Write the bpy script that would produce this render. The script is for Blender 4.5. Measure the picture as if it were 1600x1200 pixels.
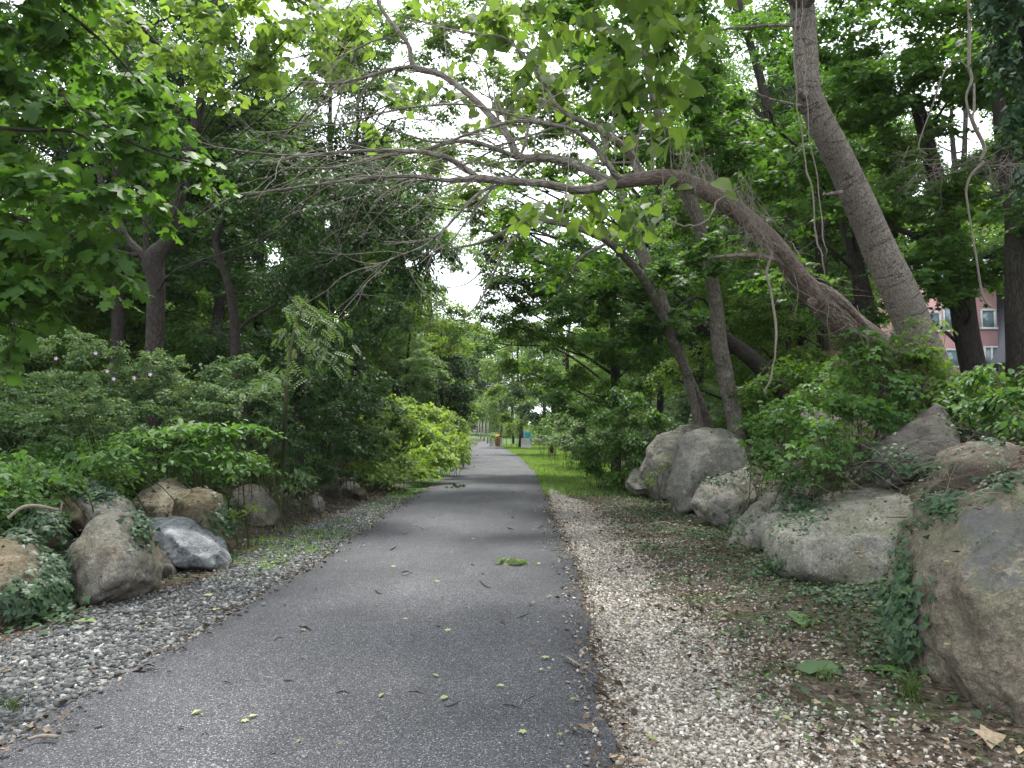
import bpy, bmesh, math, random
import numpy as np
from mathutils import Vector, noise, Matrix
from mathutils.bvhtree import BVHTree

# ------------------------------------------------------------------ camera, sky, sun, exposure
C = bpy.context.scene
for o in list(bpy.data.objects): bpy.data.objects.remove(o)
COL = C.collection
F_PX, CAM_H, PITCH = 1180.0, 1.6, math.radians(3.3)
cam_d = bpy.data.cameras.new('camera'); cam = bpy.data.objects.new('camera', cam_d); COL.objects.link(cam)
cam_d.sensor_width = 36; cam_d.lens = 36*F_PX/1600; cam_d.clip_end = 2000; cam_d.clip_start = .05
cam.location = (0, 0, CAM_H); cam.rotation_euler = (math.pi/2+PITCH, 0, 0)
C.camera = cam

SUN_EL, SUN_AZ = math.radians(65), math.radians(6)     # azimuth measured from +Y clockwise (towards +X)
sun_dir = Vector((math.sin(SUN_AZ)*math.cos(SUN_EL), math.cos(SUN_AZ)*math.cos(SUN_EL), math.sin(SUN_EL)))
W = bpy.data.worlds.new('World'); C.world = W; W.use_nodes = True
wn = W.node_tree.nodes; wl = W.node_tree.links
bg = wn['Background']
sky = wn.new('ShaderNodeTexSky'); sky.sky_type = 'NISHITA'; sky.sun_disc = False
sky.sun_elevation = SUN_EL; sky.sun_rotation = SUN_AZ
sky.dust_density = 3.0; sky.air_density = 1.0; sky.ozone_density = 1.0
# thin high cloud: broken white sheets mixed over the blue
tc = wn.new('ShaderNodeTexCoord'); cn = wn.new('ShaderNodeTexNoise'); cn.inputs['Scale'].default_value = 3.2
cn.inputs['Detail'].default_value = 6; cn.inputs['Roughness'].default_value = .6
cr = wn.new('ShaderNodeValToRGB'); cr.color_ramp.elements[0].position = .3; cr.color_ramp.elements[1].position = .47
mx = wn.new('ShaderNodeMixRGB'); mx.inputs[2].default_value = (13.5, 14.2, 15.2, 1)
wl.new(tc.outputs['Generated'], cn.inputs['Vector']); wl.new(cn.outputs[0], cr.inputs[0])
wl.new(cr.outputs[0], mx.inputs[0]); wl.new(sky.outputs[0], mx.inputs[1]); wl.new(mx.outputs[0], bg.inputs[0])
bg.inputs[1].default_value = .11
sd = bpy.data.lights.new('sun', 'SUN'); sd.energy = 4.2; sd.angle = math.radians(12); sd.color = (1, .965, .9)
so = bpy.data.objects.new('sun', sd); COL.objects.link(so); so.location = (0, 0, 30)
so.rotation_euler = sun_dir.to_track_quat('Z', 'Y').to_euler()
C.view_settings.view_transform = 'Standard'; C.view_settings.look = 'None'
C.view_settings.exposure = 1.12; C.view_settings.gamma = 1.0
C.cycles.max_bounces = 8; C.cycles.diffuse_bounces = 4; C.cycles.transmission_bounces = 5; C.cycles.glossy_bounces = 2
C.cycles.use_adaptive_sampling = True; C.cycles.adaptive_threshold = .01
C.cycles.sample_clamp_indirect = 6; C.cycles.volume_bounces = 1
HAZE = .0002
C.cycles.use_denoising = True

# ------------------------------------------------------------------ placing helpers
cP, sP = math.cos(PITCH), math.sin(PITCH)
def P(px, py, y):
    u = (px-800)/F_PX; v = (600-py)/F_PX
    d = (u, cP - v*sP, sP + v*cP); t = y/d[1]
    return Vector((d[0]*t, y, CAM_H + d[2]*t))
def W2(px, d): return px/F_PX*d
def ss(a, b, x):
    t = np.clip((x-a)/(b-a), 0, 1); return t*t*(3-2*t)
CY = [-20, 3.5, 8.5, 14, 20, 26, 40, 59, 85, 120, 157, 210]
CX = [-1.2, -1.05, -.8, -.8, -.72, -.66, -1.05, -2.1, -3.75, -6.0, -8.2, -11.5]
def path_x(y): return np.interp(y, CY, CX)
def fbm2(x, y, s=1.0, seed=0.0):
    # cheap smooth value built of sines (vectorised)
    a = np.sin(x*1.7*s+seed)+np.sin(y*1.3*s+seed*2.1)+np.sin((x+y)*.9*s+seed*.7)+np.sin((x*.6-y)*2.3*s+seed*1.3)
    b = np.sin(x*4.1*s+seed*3)+np.sin(y*3.7*s-seed)+np.sin((x-y)*5.3*s+seed)+np.sin((x*1.9+y)*7.1*s)
    return a/4*.65+b/4*.35
def H(x, y):
    x = np.asarray(x, float); y = np.asarray(y, float)
    px = path_x(y); dx = x-px
    # right bank
    foot = np.interp(y, [0, 3.9, 5, 7.5, 9, 11, 14, 17, 22, 30], [1.9, 2.45, 2.75, 2.95, 3.1, 3.05, 3.2, 3.3, 5.2, 6])
    rise = np.interp(y, [0, 16, 20, 30, 60], [1.25, 1.25, .8, .5, .3])
    hr = rise*ss(0, 1.9, x-foot-.1) + .55*rise*ss(1.5, 4.5, x-foot) + 1.5*ss(6, 22, x-foot)*np.interp(y, [0, 40, 60], [1, 1, .4])
    footl = np.interp(y, [0, 6, 9, 13, 20, 30], [-4.0, -3.95, -3.9, -3.9, -3.3, -3.0])
    risel = np.interp(y, [0, 11, 16, 24, 60], [.62, .62, .4, .2, .2])
    hl = risel*ss(0, 1.5, footl-x) + .35*ss(1, 8, footl-x)
    h = hr+hl + .02*fbm2(x, y, 1.2, 2) + .012*fbm2(x, y, 5, 1)*(np.abs(dx) > 1.6)
    h = h + .16*fbm2(x, y, .8, 5)*ss(.4, 3, hr+hl)
    return h - .012
def Hf(x, y): return float(H(x, y))

# ------------------------------------------------------------------ objects and meshes
def tag(o, label=None, cat=None, group=None, kind=None):
    if label: o['label'] = label
    if cat: o['category'] = cat
    if group: o['group'] = group
    if kind: o['kind'] = kind
    return o
def empty(name, loc=(0, 0, 0), **k):
    o = bpy.data.objects.new(name, None); COL.objects.link(o); o.location = loc
    o.empty_display_size = .2
    return tag(o, **k)
def link(name, me, mat=None, parent=None, world=True):
    o = bpy.data.objects.new(name, me); COL.objects.link(o)
    if mat and not me.materials: me.materials.append(mat)
    if parent:
        o.parent = parent
        if world: o.location = -parent.location
    return o
def mesh_np(name, V, F, rnd=None, uv=None, smooth=False):
    """V (n,3); F list of (k,m) int arrays; rnd (n,) point attribute; uv (n,2) point uv"""
    me = bpy.data.meshes.new(name)
    V = np.ascontiguousarray(V, np.float32)
    F = [np.asarray(f, np.int32) for f in F if len(f)]
    me.vertices.add(len(V)); me.vertices.foreach_set('co', V.ravel())
    flat = np.concatenate([f.ravel() for f in F]); tot = np.concatenate([np.full(len(f), f.shape[1], np.int32) for f in F])
    st = np.concatenate([[0], np.cumsum(tot)[:-1]]).astype(np.int32)
    me.loops.add(len(flat)); me.loops.foreach_set('vertex_index', flat)
    me.polygons.add(len(tot)); me.polygons.foreach_set('loop_start', st)
    if smooth: me.polygons.foreach_set('use_smooth', np.ones(len(tot), bool))
    if rnd is not None:
        a = me.attributes.new('rnd', 'FLOAT', 'POINT'); a.data.foreach_set('value', np.ascontiguousarray(rnd, np.float32))
    if uv is not None:
        l = me.uv_layers.new(name='UVMap'); l.data.foreach_set('uv', np.ascontiguousarray(uv[flat], np.float32).ravel())
    me.update(calc_edges=True)
    return me
class Acc:
    """collects geometry into one mesh"""
    def __init__(s): s.V = []; s.F = {}; s.R = []; s.U = []; s.n = 0
    def add(s, V, F, rnd=None, uv=None):
        V = np.asarray(V, float)
        for f in F:
            f = np.asarray(f)
            if len(f): s.F.setdefault(f.shape[1], []).append(f+s.n)
        s.V.append(V); s.R.append(np.full(len(V), .5) if rnd is None else np.broadcast_to(rnd, (len(V),)))
        s.U.append(np.zeros((len(V), 2)) if uv is None else uv); s.n += len(V)
    def build(s, name, mat, parent=None, smooth=False, off=None):
        if not s.n: return None
        V = np.concatenate(s.V)
        if off is not None: V = V-np.array(off)
        me = mesh_np(name, V, [np.concatenate(f) for f in s.F.values()], np.concatenate(s.R), np.concatenate(s.U), smooth)
        return link(name, me, mat, parent, world=(off is None))

def catmull(pts, sub):
    pts = np.asarray(pts, float)
    if len(pts) < 3 or sub < 2:
        t = np.linspace(0, 1, (len(pts)-1)*max(sub, 1)+1)*(len(pts)-1)
        return np.stack([np.interp(t, np.arange(len(pts)), pts[:, k]) for k in range(pts.shape[1])], 1)
    Q = np.vstack([2*pts[0]-pts[1], pts, 2*pts[-1]-pts[-2]])
    out = []
    for i in range(1, len(Q)-2):
        p0, p1, p2, p3 = Q[i-1:i+3]
        for j in range(sub):
            t = j/sub
            out.append(.5*((2*p1)+(-p0+p2)*t+(2*p0-5*p1+4*p2-p3)*t*t+(-p0+3*p1-3*p2+p3)*t**3))
    out.append(pts[-1]); return np.array(out)
def tube(acc, pts, rad, sides=8, sub=4, rough=0.0, rnd=.5, cap=True, seed=0):
    """pts (k,3), rad (k,)"""
    q = catmull(np.hstack([np.asarray(pts, float), np.asarray(rad, float)[:, None]]), sub)
    p = q[:, :3]; r = np.maximum(q[:, 3], .0006); n = len(p)
    T = np.gradient(p, axis=0); T /= np.linalg.norm(T, axis=1)[:, None]+1e-9
    N = np.zeros_like(T); a = np.array([0, 1., 0]) if abs(T[0][1]) < .8 else np.array([1., 0, 0])
    N[0] = a-T[0]*a.dot(T[0]); N[0] /= np.linalg.norm(N[0])
    for i in range(1, n):
        v = N[i-1]-T[i]*N[i-1].dot(T[i]); N[i] = v/(np.linalg.norm(v)+1e-9)
    Bn = np.cross(T, N)
    m = sides+1 if sides > 5 else sides
    ang = np.linspace(0, 2*math.pi, sides, endpoint=False)
    ang = np.append(ang, 2*math.pi) if m > sides else ang
    L = np.concatenate([[0], np.cumsum(np.linalg.norm(np.diff(p, axis=0), axis=1))])
    rr = np.repeat(r[:, None], m, 1)
    if rough:
        A, LL = np.meshgrid(ang, L)
        w = np.sin(A*2+LL*1.3+seed)*.5+np.sin(A*3-LL*2.1+seed*2)*.35+np.sin(A*5+LL*4.7+seed)*.2+np.sin(A+LL*6+seed)*.25
        rr = rr*(1+rough*w)
    V = p[:, None, :]+rr[..., None]*(np.cos(ang)[None, :, None]*N[:, None, :]+np.sin(ang)[None, :, None]*Bn[:, None, :])
    V = V.reshape(-1, 3)
    i = np.arange(n-1)[:, None]*m; j = np.arange(m-1 if m > sides else m)[None, :]
    jn = (j+1) if m > sides else (j+1) % m
    Q = np.stack([i+j, i+jn, i+m+jn, i+m+j], -1).reshape(-1, 4)
    rm = r.mean()
    uv = np.stack([np.broadcast_to(ang*rm, (n, m)).ravel(), np.repeat(L, m)], 1)
    F = [Q]
    if cap and sides > 5:
        V = np.vstack([V, p[-1]+T[-1]*r[-1]*.4]); uv = np.vstack([uv, [0, L[-1]]])
        b = (n-1)*m; k = np.arange(m-1)
        F.append(np.stack([b+k, b+k+1, np.full(m-1, len(V)-1)], 1))
    acc.add(V, F, rnd, uv)
    return p, r

# ------------------------------------------------------------------ leaves
def fan(out, c):
    V = np.array([c]+out, float); n = len(out)
    return V, [np.array([[0, 1+i, 1+(i+1) % n] for i in range(n)])]
def L_simple(): return np.array([[0, 0, 0], [.42, .27, .06], [1, 0, -.1], [.42, -.27, .06]]), [np.array([[0, 3, 2], [0, 2, 1]])]
def L_oval(): return (np.array([[0, 0, 0], [.22, .2, .04], [.62, .24, .03], [1, 0, -.12], [.62, -.24, .03], [.22, -.2, .04], [.5, 0, -.03]]),
    [np.array([[0, 5, 4, 6], [6, 4, 3, 3], [0, 6, 2, 1], [6, 3, 3, 2]])[[0, 2]], np.array([[6, 4, 3], [6, 3, 2]])])
def L_maple():
    o = [(0, .02), (-.12, .2), (-.05, .42), (.2, .3), (.3, .5), (.55, .55), (.5, .22), (.75, .26), (1, 0), (.75, -.26), (.5, -.22), (.55, -.55), (.3, -.5), (.2, -.3), (-.05, -.42), (-.12, -.2)]
    return fan([(x, y, .05*math.cos(y*6)-.12*x*x-.14*abs(y)) for x, y in o], (.28, 0, -.03))
def L_maple7():
    o = [(0, 0), (-.05, .4), (.25, .28), (.5, .52), (.6, .2), (1, 0), (.6, -.2), (.5, -.52), (.25, -.28), (-.05, -.4)]
    return fan([(x, y, -.1*x*x-.1*abs(y)) for x, y in o], (.3, 0, 0.02))
def L_heart():
    o = [(0, 0), (-.1, .18), (-.02, .38), (.2, .46), (.5, .4), (.78, .2), (1, 0), (.78, -.2), (.5, -.4), (.2, -.46), (-.02, -.38), (-.1, -.18)]
    V, F = fan([(x, y, .1*abs(y)-.22*x*x-.25*y*y) for x, y in o], (.3, 0, -.06)); return V, F
def L_ivy():
    o = [(0, 0), (-.12, .3), (.2, .46), (.45, .25), (1, 0), (.45, -.25), (.2, -.46), (-.12, -.3)]
    return fan([(x, y, -.08*abs(y)) for x, y in o], (.3, 0, .05))
def L_pinnate(k=6):
    V = []; F = []
    def leaflet(bx, by, ang, s):
        b = len(V); c, n = math.cos(ang), math.sin(ang)
        for x, y, z in [(0, 0, 0), (.45, .2, .02), (1, 0, -.08), (.45, -.2, .02)]:
            V.append((bx+s*(x*c-y*n), by+s*(x*n+y*c), s*z-.25*bx*bx))
        F.extend([(b, b+3, b+2), (b, b+2, b+1)])
    for i in range(k):
        x = .16+.8*i/k; s = .26*(1-.35*abs(i/k-.4))
        leaflet(x, .01, 1.15, s); leaflet(x, -.01, -1.15, s)
    leaflet(.95, 0, 0, .22)
    b = len(V)
    for x, y in [(0, .006), (0, -.006), (.98, 0)]: V.append((x, y, -.25*x*x))
    F.append((b, b+1, b+2))
    return np.array(V), [np.array(F)]
def L_trio():
    V = []; F = []
    for a, s in ((0, 1), (1.0, .85), (-1.0, .85)):
        v, f = L_oval(); v = v*s*.62; c, n = math.cos(a), math.sin(a)
        v2 = v.copy(); v2[:, 0] = v[:, 0]*c-v[:, 1]*n+.2; v2[:, 1] = v[:, 0]*n+v[:, 1]*c
        b = sum(len(q) for q in V); V.append(v2); F.append([x+b for x in f])
    return np.vstack(V), [np.vstack([f[0] for f in F]), np.vstack([f[1] for f in F])]
LP = {'simple': L_simple(), 'oval': L_oval(), 'maple': L_maple(), 'maple7': L_maple7(), 'heart': L_heart(), 'ivy': L_ivy(), 'pinnate': L_pinnate(), 'trio': L_trio()}
LAREA = {'simple': .27, 'oval': .33, 'maple': .6, 'maple7': .5, 'heart': .65, 'ivy': .5, 'pinnate': .17, 'trio': .4}
def norm(a): return a/(np.linalg.norm(a, axis=-1, keepdims=True)+1e-9)
def place_leaves(acc, proto, pos, d, nrm, size, rnd):
    V0, F0 = LP[proto]; n = len(pos); m = len(V0)
    d = norm(d); s = norm(np.cross(nrm, d)); nn = np.cross(d, s)
    V = pos[:, None, :]+size[:, None, None]*(V0[None, :, 0:1]*d[:, None, :]+V0[None, :, 1:2]*s[:, None, :]+V0[None, :, 2:3]*nn[:, None, :])
    off = (np.arange(n)*m)[:, None, None]
    F = [(f[None]+off).reshape(-1, f.shape[1]) for f in F0]
    acc.add(V.reshape(-1, 3), F, np.repeat(rnd, m))
def foliage(acc, blobs, proto, size, cover=2.0, k=8, droop=.35, tilt=.45, rng=None, clump=True, hollow=.35, twigs=None, twr=.004, cvar=.6):
    """blobs: list of (center, (rx, ry, rz)).  Sprays of k leaves on short twigs fill each blob in sub-clumps."""
    for c, r in blobs:
        c = np.array(c, float); r = np.array(r, float)
        area = math.pi*.5*(r[0]+r[1])*r[2]+.3*math.pi*r[0]*r[1]
        nl = 1.9*cover*area/(LAREA[proto]*size*size); ns = max(2, int(nl/k))
        R = r.mean()
        if clump and ns > 14:
            M = max(5, int(6+4*R/(size*5)))
            u = norm(rng.normal(size=(M, 3)))*rng.uniform(hollow, 1, (M, 1))**.6
            cc = c+u*r*.82
            idx = rng.integers(0, M, ns)
            sub = .34*rng.uniform(.6, 1.3, M)
            g = norm(rng.normal(size=(ns, 3)))*(rng.uniform(0, 1, (ns, 1))**.4)
            sp = cc[idx]+g*r*sub[idx][:, None]*np.array([1, 1, .7])
            cl = rng.uniform(0, 1, M)[idx]
        else:
            sp = c+norm(rng.normal(size=(ns, 3)))*(rng.uniform(0, 1, (ns, 1))**.45)*r
            cl = rng.uniform(0, 1, ns)
        out = (sp-c)/r
        az = np.arctan2(out[:, 1]+rng.normal(size=ns)*.6, out[:, 0]+rng.normal(size=ns)*.6)
        dd = np.stack([np.cos(az), np.sin(az), rng.normal(size=ns)*.25-droop*.5], 1); dd = norm(dd)
        sdv = norm(np.cross(dd, np.array([0, 0, 1.]))); L = size*k*.42
        t = (np.arange(k)+rng.uniform(-.3, .3, (ns, k))+.5)/k
        sgn = np.where(np.arange(k) % 2 == 0, 1., -1.)[None, :]*np.ones((ns, 1))
        pos = sp[:, None, :]+dd[:, None, :]*(t*L-L*.4)[..., None]+sdv[:, None, :]*(sgn*size*.12)[..., None]
        pos[..., 2] += -droop*L*t*t*.6+rng.normal(size=(ns, k))*size*.12
        ld = dd[:, None, :]*.55+sdv[:, None, :]*(sgn*.8)[..., None]+rng.normal(size=(ns, k, 3))*.25
        ld[..., 2] -= droop*.9
        nr = np.array([0, 0, 1.])+rng.normal(size=(ns, k, 3))*tilt+.25*out[:, None, :]
        sz = size*rng.uniform(.45, 1.28, (ns, k))*(1-.35*t)
        rn = np.clip((1-cvar)*rng.uniform(0, 1, (ns, k))+cvar*(.6*cl[:, None]+.4*rng.uniform(0, 1, (ns, 1))), 0, 1)
        place_leaves(acc, proto, pos.reshape(-1, 3), ld.reshape(-1, 3), nr.reshape(-1, 3), sz.ravel(), rn.ravel())
        if twigs is not None:
            for i in rng.choice(ns, min(ns, int(ns*.5)+1), replace=False):
                a = sp[i]-dd[i]*L*.5; b = sp[i]+dd[i]*L*.5; b = b-np.array([0, 0, droop*L*.4])
                tube(twigs, [a, b], [twr, twr*.4], 3, 1, cap=False)
def branchy(acc, p, d, L, r, depth, rng, curve=.35, sides=4, grav=-.02, nchild=4, spread=.8, shrink=.6, segs=5):
    d = np.array(d, float); d /= np.linalg.norm(d); pts = [np.array(p, float)]; seg = L/segs
    for i in range(segs):
        d = d+rng.normal(size=3)*curve*.4; d[2] += grav; d /= np.linalg.norm(d); pts.append(pts[-1]+d*seg)
    rad = np.linspace(r, r*.35, len(pts))
    tube(acc, pts, rad, sides if r > .006 else 3, 2 if r > .004 else 1, cap=False)
    if depth > 0:
        for _ in range(nchild):
            i = rng.integers(1, len(pts)); dv = pts[i]-pts[i-1]; dv = dv/np.linalg.norm(dv)+rng.normal(size=3)*spread
            branchy(acc, pts[i], dv, L*shrink*rng.uniform(.6, 1.15), rad[i]*.6, depth-1, rng, curve, sides, grav, nchild, spread, shrink, segs)
# ------------------------------------------------------------------ materials
class NT:
    def __init__(s, name):
        s.m = bpy.data.materials.new(name); s.m.use_nodes = True; s.t = s.m.node_tree; s.t.nodes.clear()
        s.out = s.t.nodes.new('ShaderNodeOutputMaterial')
    def n(s, typ, props=None, **inp):
        nd = s.t.nodes.new('ShaderNode'+typ)
        for k, v in (props or {}).items(): setattr(nd, k, v)
        for k, v in inp.items():
            key = int(k[1:]) if k[0] == '_' and k[1:].isdigit() else k.replace('_', ' ')
            s.set(nd.inputs[key], v)
        return nd
    def set(s, sock, v):
        if isinstance(v, bpy.types.NodeSocket): s.t.links.new(v, sock)
        elif isinstance(v, bpy.types.Node): s.t.links.new(v.outputs[0], sock)
        elif isinstance(v, tuple) and len(v) == 3 and sock.type == 'RGBA': sock.default_value = (*v, 1)
        else: sock.default_value = v
    def ramp(s, fac, stops, interp='LINEAR'):
        nd = s.t.nodes.new('ShaderNodeValToRGB'); s.set(nd.inputs[0], fac); cr = nd.color_ramp; cr.interpolation = interp
        while len(cr.elements) < len(stops): cr.elements.new(.5)
        for e, (p, c) in zip(cr.elements, stops):
            e.position = p; e.color = (*c, 1) if isinstance(c, tuple) else (c, c, c, 1)
        return nd.outputs[0]
    def mix(s, f, a, b, mode='MIX'):
        return s.n('MixRGB', {'blend_type': mode}, _0=f, _1=a, _2=b).outputs[0]
    def noise(s, vec, scale, detail=4, rough=.55, dist=0):
        return s.n('TexNoise', None, Vector=vec, Scale=scale, Detail=detail, Roughness=rough, Distortion=dist).outputs[0]
    def math(s, op, a, b=0.0):
        return s.n('Math', {'operation': op}, _0=a, _1=b).outputs[0]
    def mapping(s, vec, scale):
        return s.n('Mapping', None, Vector=vec, Scale=scale).outputs[0]
    def bump(s, h, strength, dist=.01, normal=None):
        nd = s.n('Bump', None, Height=h, Strength=strength, Distance=dist)
        if normal is not None: s.set(nd.inputs['Normal'], normal)
        return nd.outputs[0]
    def bsdf(s, col, rough=.7, spec=.3, normal=None):
        nd = s.n('BsdfPrincipled'); s.set(nd.inputs['Base Color'], col); s.set(nd.inputs['Roughness'], rough)
        s.set(nd.inputs['Specular IOR Level'], spec)
        if normal is not None: s.set(nd.inputs['Normal'], normal)
        return nd.outputs[0]
    def done(s, sh): s.t.links.new(sh, s.out.inputs[0]); return s.m
    def attr(s, name='rnd'): return s.n('Attribute', {'attribute_name': name})

def leaf_mat(name, dark, mid, light, trans=.4, rough=.55, tr_tint=(1.28, 1.28, .6), spec=.28):
    t = NT(name); r = t.attr().outputs['Fac']; oi = t.n('ObjectInfo').outputs['Random']
    r2 = t.math('ADD', t.math('MULTIPLY', r, .85), t.math('MULTIPLY', oi, .15))
    col = t.ramp(r2, [(.05, dark), (.5, mid), (.95, light)])
    obj = t.n('TexCoord').outputs['Object']
    blot = t.noise(obj, 23, 2)
    col = t.mix(t.math('MULTIPLY', blot, .35), col, tuple(c*.6 for c in mid))
    trc = t.mix(1.0, col, tr_tint, 'MULTIPLY')
    trc2 = t.mix(1.0, trc, (1.5, 1.5, 1.5), 'MULTIPLY')
    a = t.bsdf(col, rough, spec); b = t.n('BsdfTranslucent', None, Color=trc2).outputs[0]
    mixs = t.n('MixShader'); t.set(mixs.inputs[0], trans); t.set(mixs.inputs[1], a); t.set(mixs.inputs[2], b)
    return t.done(mixs.outputs[0])
M = {}
M['leaf_mid'] = leaf_mat('leaf_mid', (.028, .062, .012), (.06, .125, .02), (.11, .19, .03), trans=.48)
M['leaf_maple'] = leaf_mat('leaf_maple', (.022, .055, .013), (.048, .11, .02), (.09, .17, .028), trans=.48)
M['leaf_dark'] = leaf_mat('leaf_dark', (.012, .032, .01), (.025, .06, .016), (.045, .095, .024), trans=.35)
M['leaf_light'] = leaf_mat('leaf_light', (.055, .105, .022), (.1, .165, .036), (.16, .225, .055), trans=.5)
M['leaf_lime'] = leaf_mat('leaf_lime', (.085, .15, .03), (.155, .24, .045), (.23, .32, .075), trans=.5)
M['leaf_catalpa'] = leaf_mat('leaf_catalpa', (.04, .08, .02), (.08, .135, .03), (.13, .19, .045), trans=.5)
M['leaf_grey'] = leaf_mat('leaf_grey', (.045, .085, .036), (.085, .145, .06), (.15, .22, .1), trans=.35)
M['leaf_pale'] = leaf_mat('leaf_pale', (.07, .13, .06), (.11, .185, .08), (.17, .25, .11), trans=.45)
M['leaf_ivy'] = leaf_mat('leaf_ivy', (.012, .032, .014), (.024, .06, .022), (.05, .095, .03), trans=.15, rough=.48, spec=.35)
M['leaf_plant'] = leaf_mat('leaf_plant', (.03, .075, .022), (.055, .125, .03), (.11, .2, .035), trans=.4)
M['grass'] = leaf_mat('grass_blades', (.07, .135, .035), (.13, .22, .065), (.26, .33, .13), trans=.45)
M['leaf_fallen'] = leaf_mat('leaf_fallen', (.07, .11, .04), (.15, .19, .07), (.34, .33, .15), trans=.15, rough=.6)

def bark_mat(name, a, b, c, ring=0.0, su=9, sv=1.6, bump=.9, lichen=None):
    t = NT(name); uv = t.n('TexCoord').outputs['UV']; ob = t.n('TexCoord').outputs['Object']
    v = t.mapping(uv, (su, sv, 1))
    n1 = t.noise(v, 2.2, 8, .65, .6); n2 = t.noise(v, 7, 5, .6, .4); n3 = t.noise(ob, 1.7, 4)
    vo = t.n('TexVoronoi', {'feature': 'DISTANCE_TO_EDGE'}, Vector=t.mapping(uv, (su*2.2, sv*2.6, 1)), Scale=1.6).outputs[0]
    ed = t.ramp(vo, [(0, 0.0), (.16, 1.0)])
    h = t.math('ADD', t.math('MULTIPLY', n1, .7), t.math('MULTIPLY', ed, .35))
    f = t.math('ADD', t.math('MULTIPLY', h, .7), t.math('MULTIPLY', n2, .3))
    col = t.ramp(f, [(.28, a), (.52, b), (.8, c)])
    col = t.mix(t.ramp(n3, [(.4, 0.0), (.7, .55)]), col, tuple(x*.7 for x in b))
    if lichen: col = t.mix(t.ramp(t.noise(ob, 5, 6, .7), [(.52, 0.0), (.62, .6)]), col, lichen)
    if ring:
        rv = t.noise(t.mapping(uv, (.5, 3.4, 1)), 2.0, 2, .5, .2)
        rr = t.ramp(rv, [(.485, 0.0), (.5, 1.0), (.515, 0.0)])
        col = t.mix(t.math('MULTIPLY', rr, ring), col, tuple(x*.45 for x in a))
        h = t.math('SUBTRACT', h, t.math('MULTIPLY', rr, .5))
    return t.done(t.bsdf(col, .9, .15, t.bump(h, bump, .03)))
M['bark_ash'] = bark_mat('bark_ash', (.06, .05, .042), (.17, .147, .125), (.31, .28, .245), ring=.8, su=14, sv=3.4, bump=1.0)
M['bark_red'] = bark_mat('bark_catalpa', (.045, .033, .027), (.125, .096, .08), (.24, .195, .168), su=10, sv=2.2)
M['bark_grey'] = bark_mat('bark_grey', (.05, .043, .036), (.125, .108, .09), (.22, .195, .165), su=8, sv=1.8, lichen=(.24, .25, .21))
M['bark_dark'] = bark_mat('bark_dark', (.011, .0095, .008), (.028, .024, .02), (.06, .052, .044), su=8, sv=1.6)  # near-black because the shade on the trunks is put into the colour
M['bark_pale'] = bark_mat('bark_pale', (.14, .125, .1), (.28, .255, .215), (.42, .385, .33), su=20, sv=3, bump=.4)
M['twig'] = bark_mat('twig_grey', (.07, .06, .05), (.17, .15, .125), (.3, .27, .23), su=30, sv=4, bump=.2)
M['vine'] = bark_mat('vine_pale', (.08, .066, .053), (.17, .147, .12), (.28, .25, .21), su=30, sv=4, bump=.3)
M['stem'] = bark_mat('stem_green', (.03, .035, .015), (.06, .065, .03), (.1, .1, .05), su=30, sv=4, bump=.1)

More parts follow.
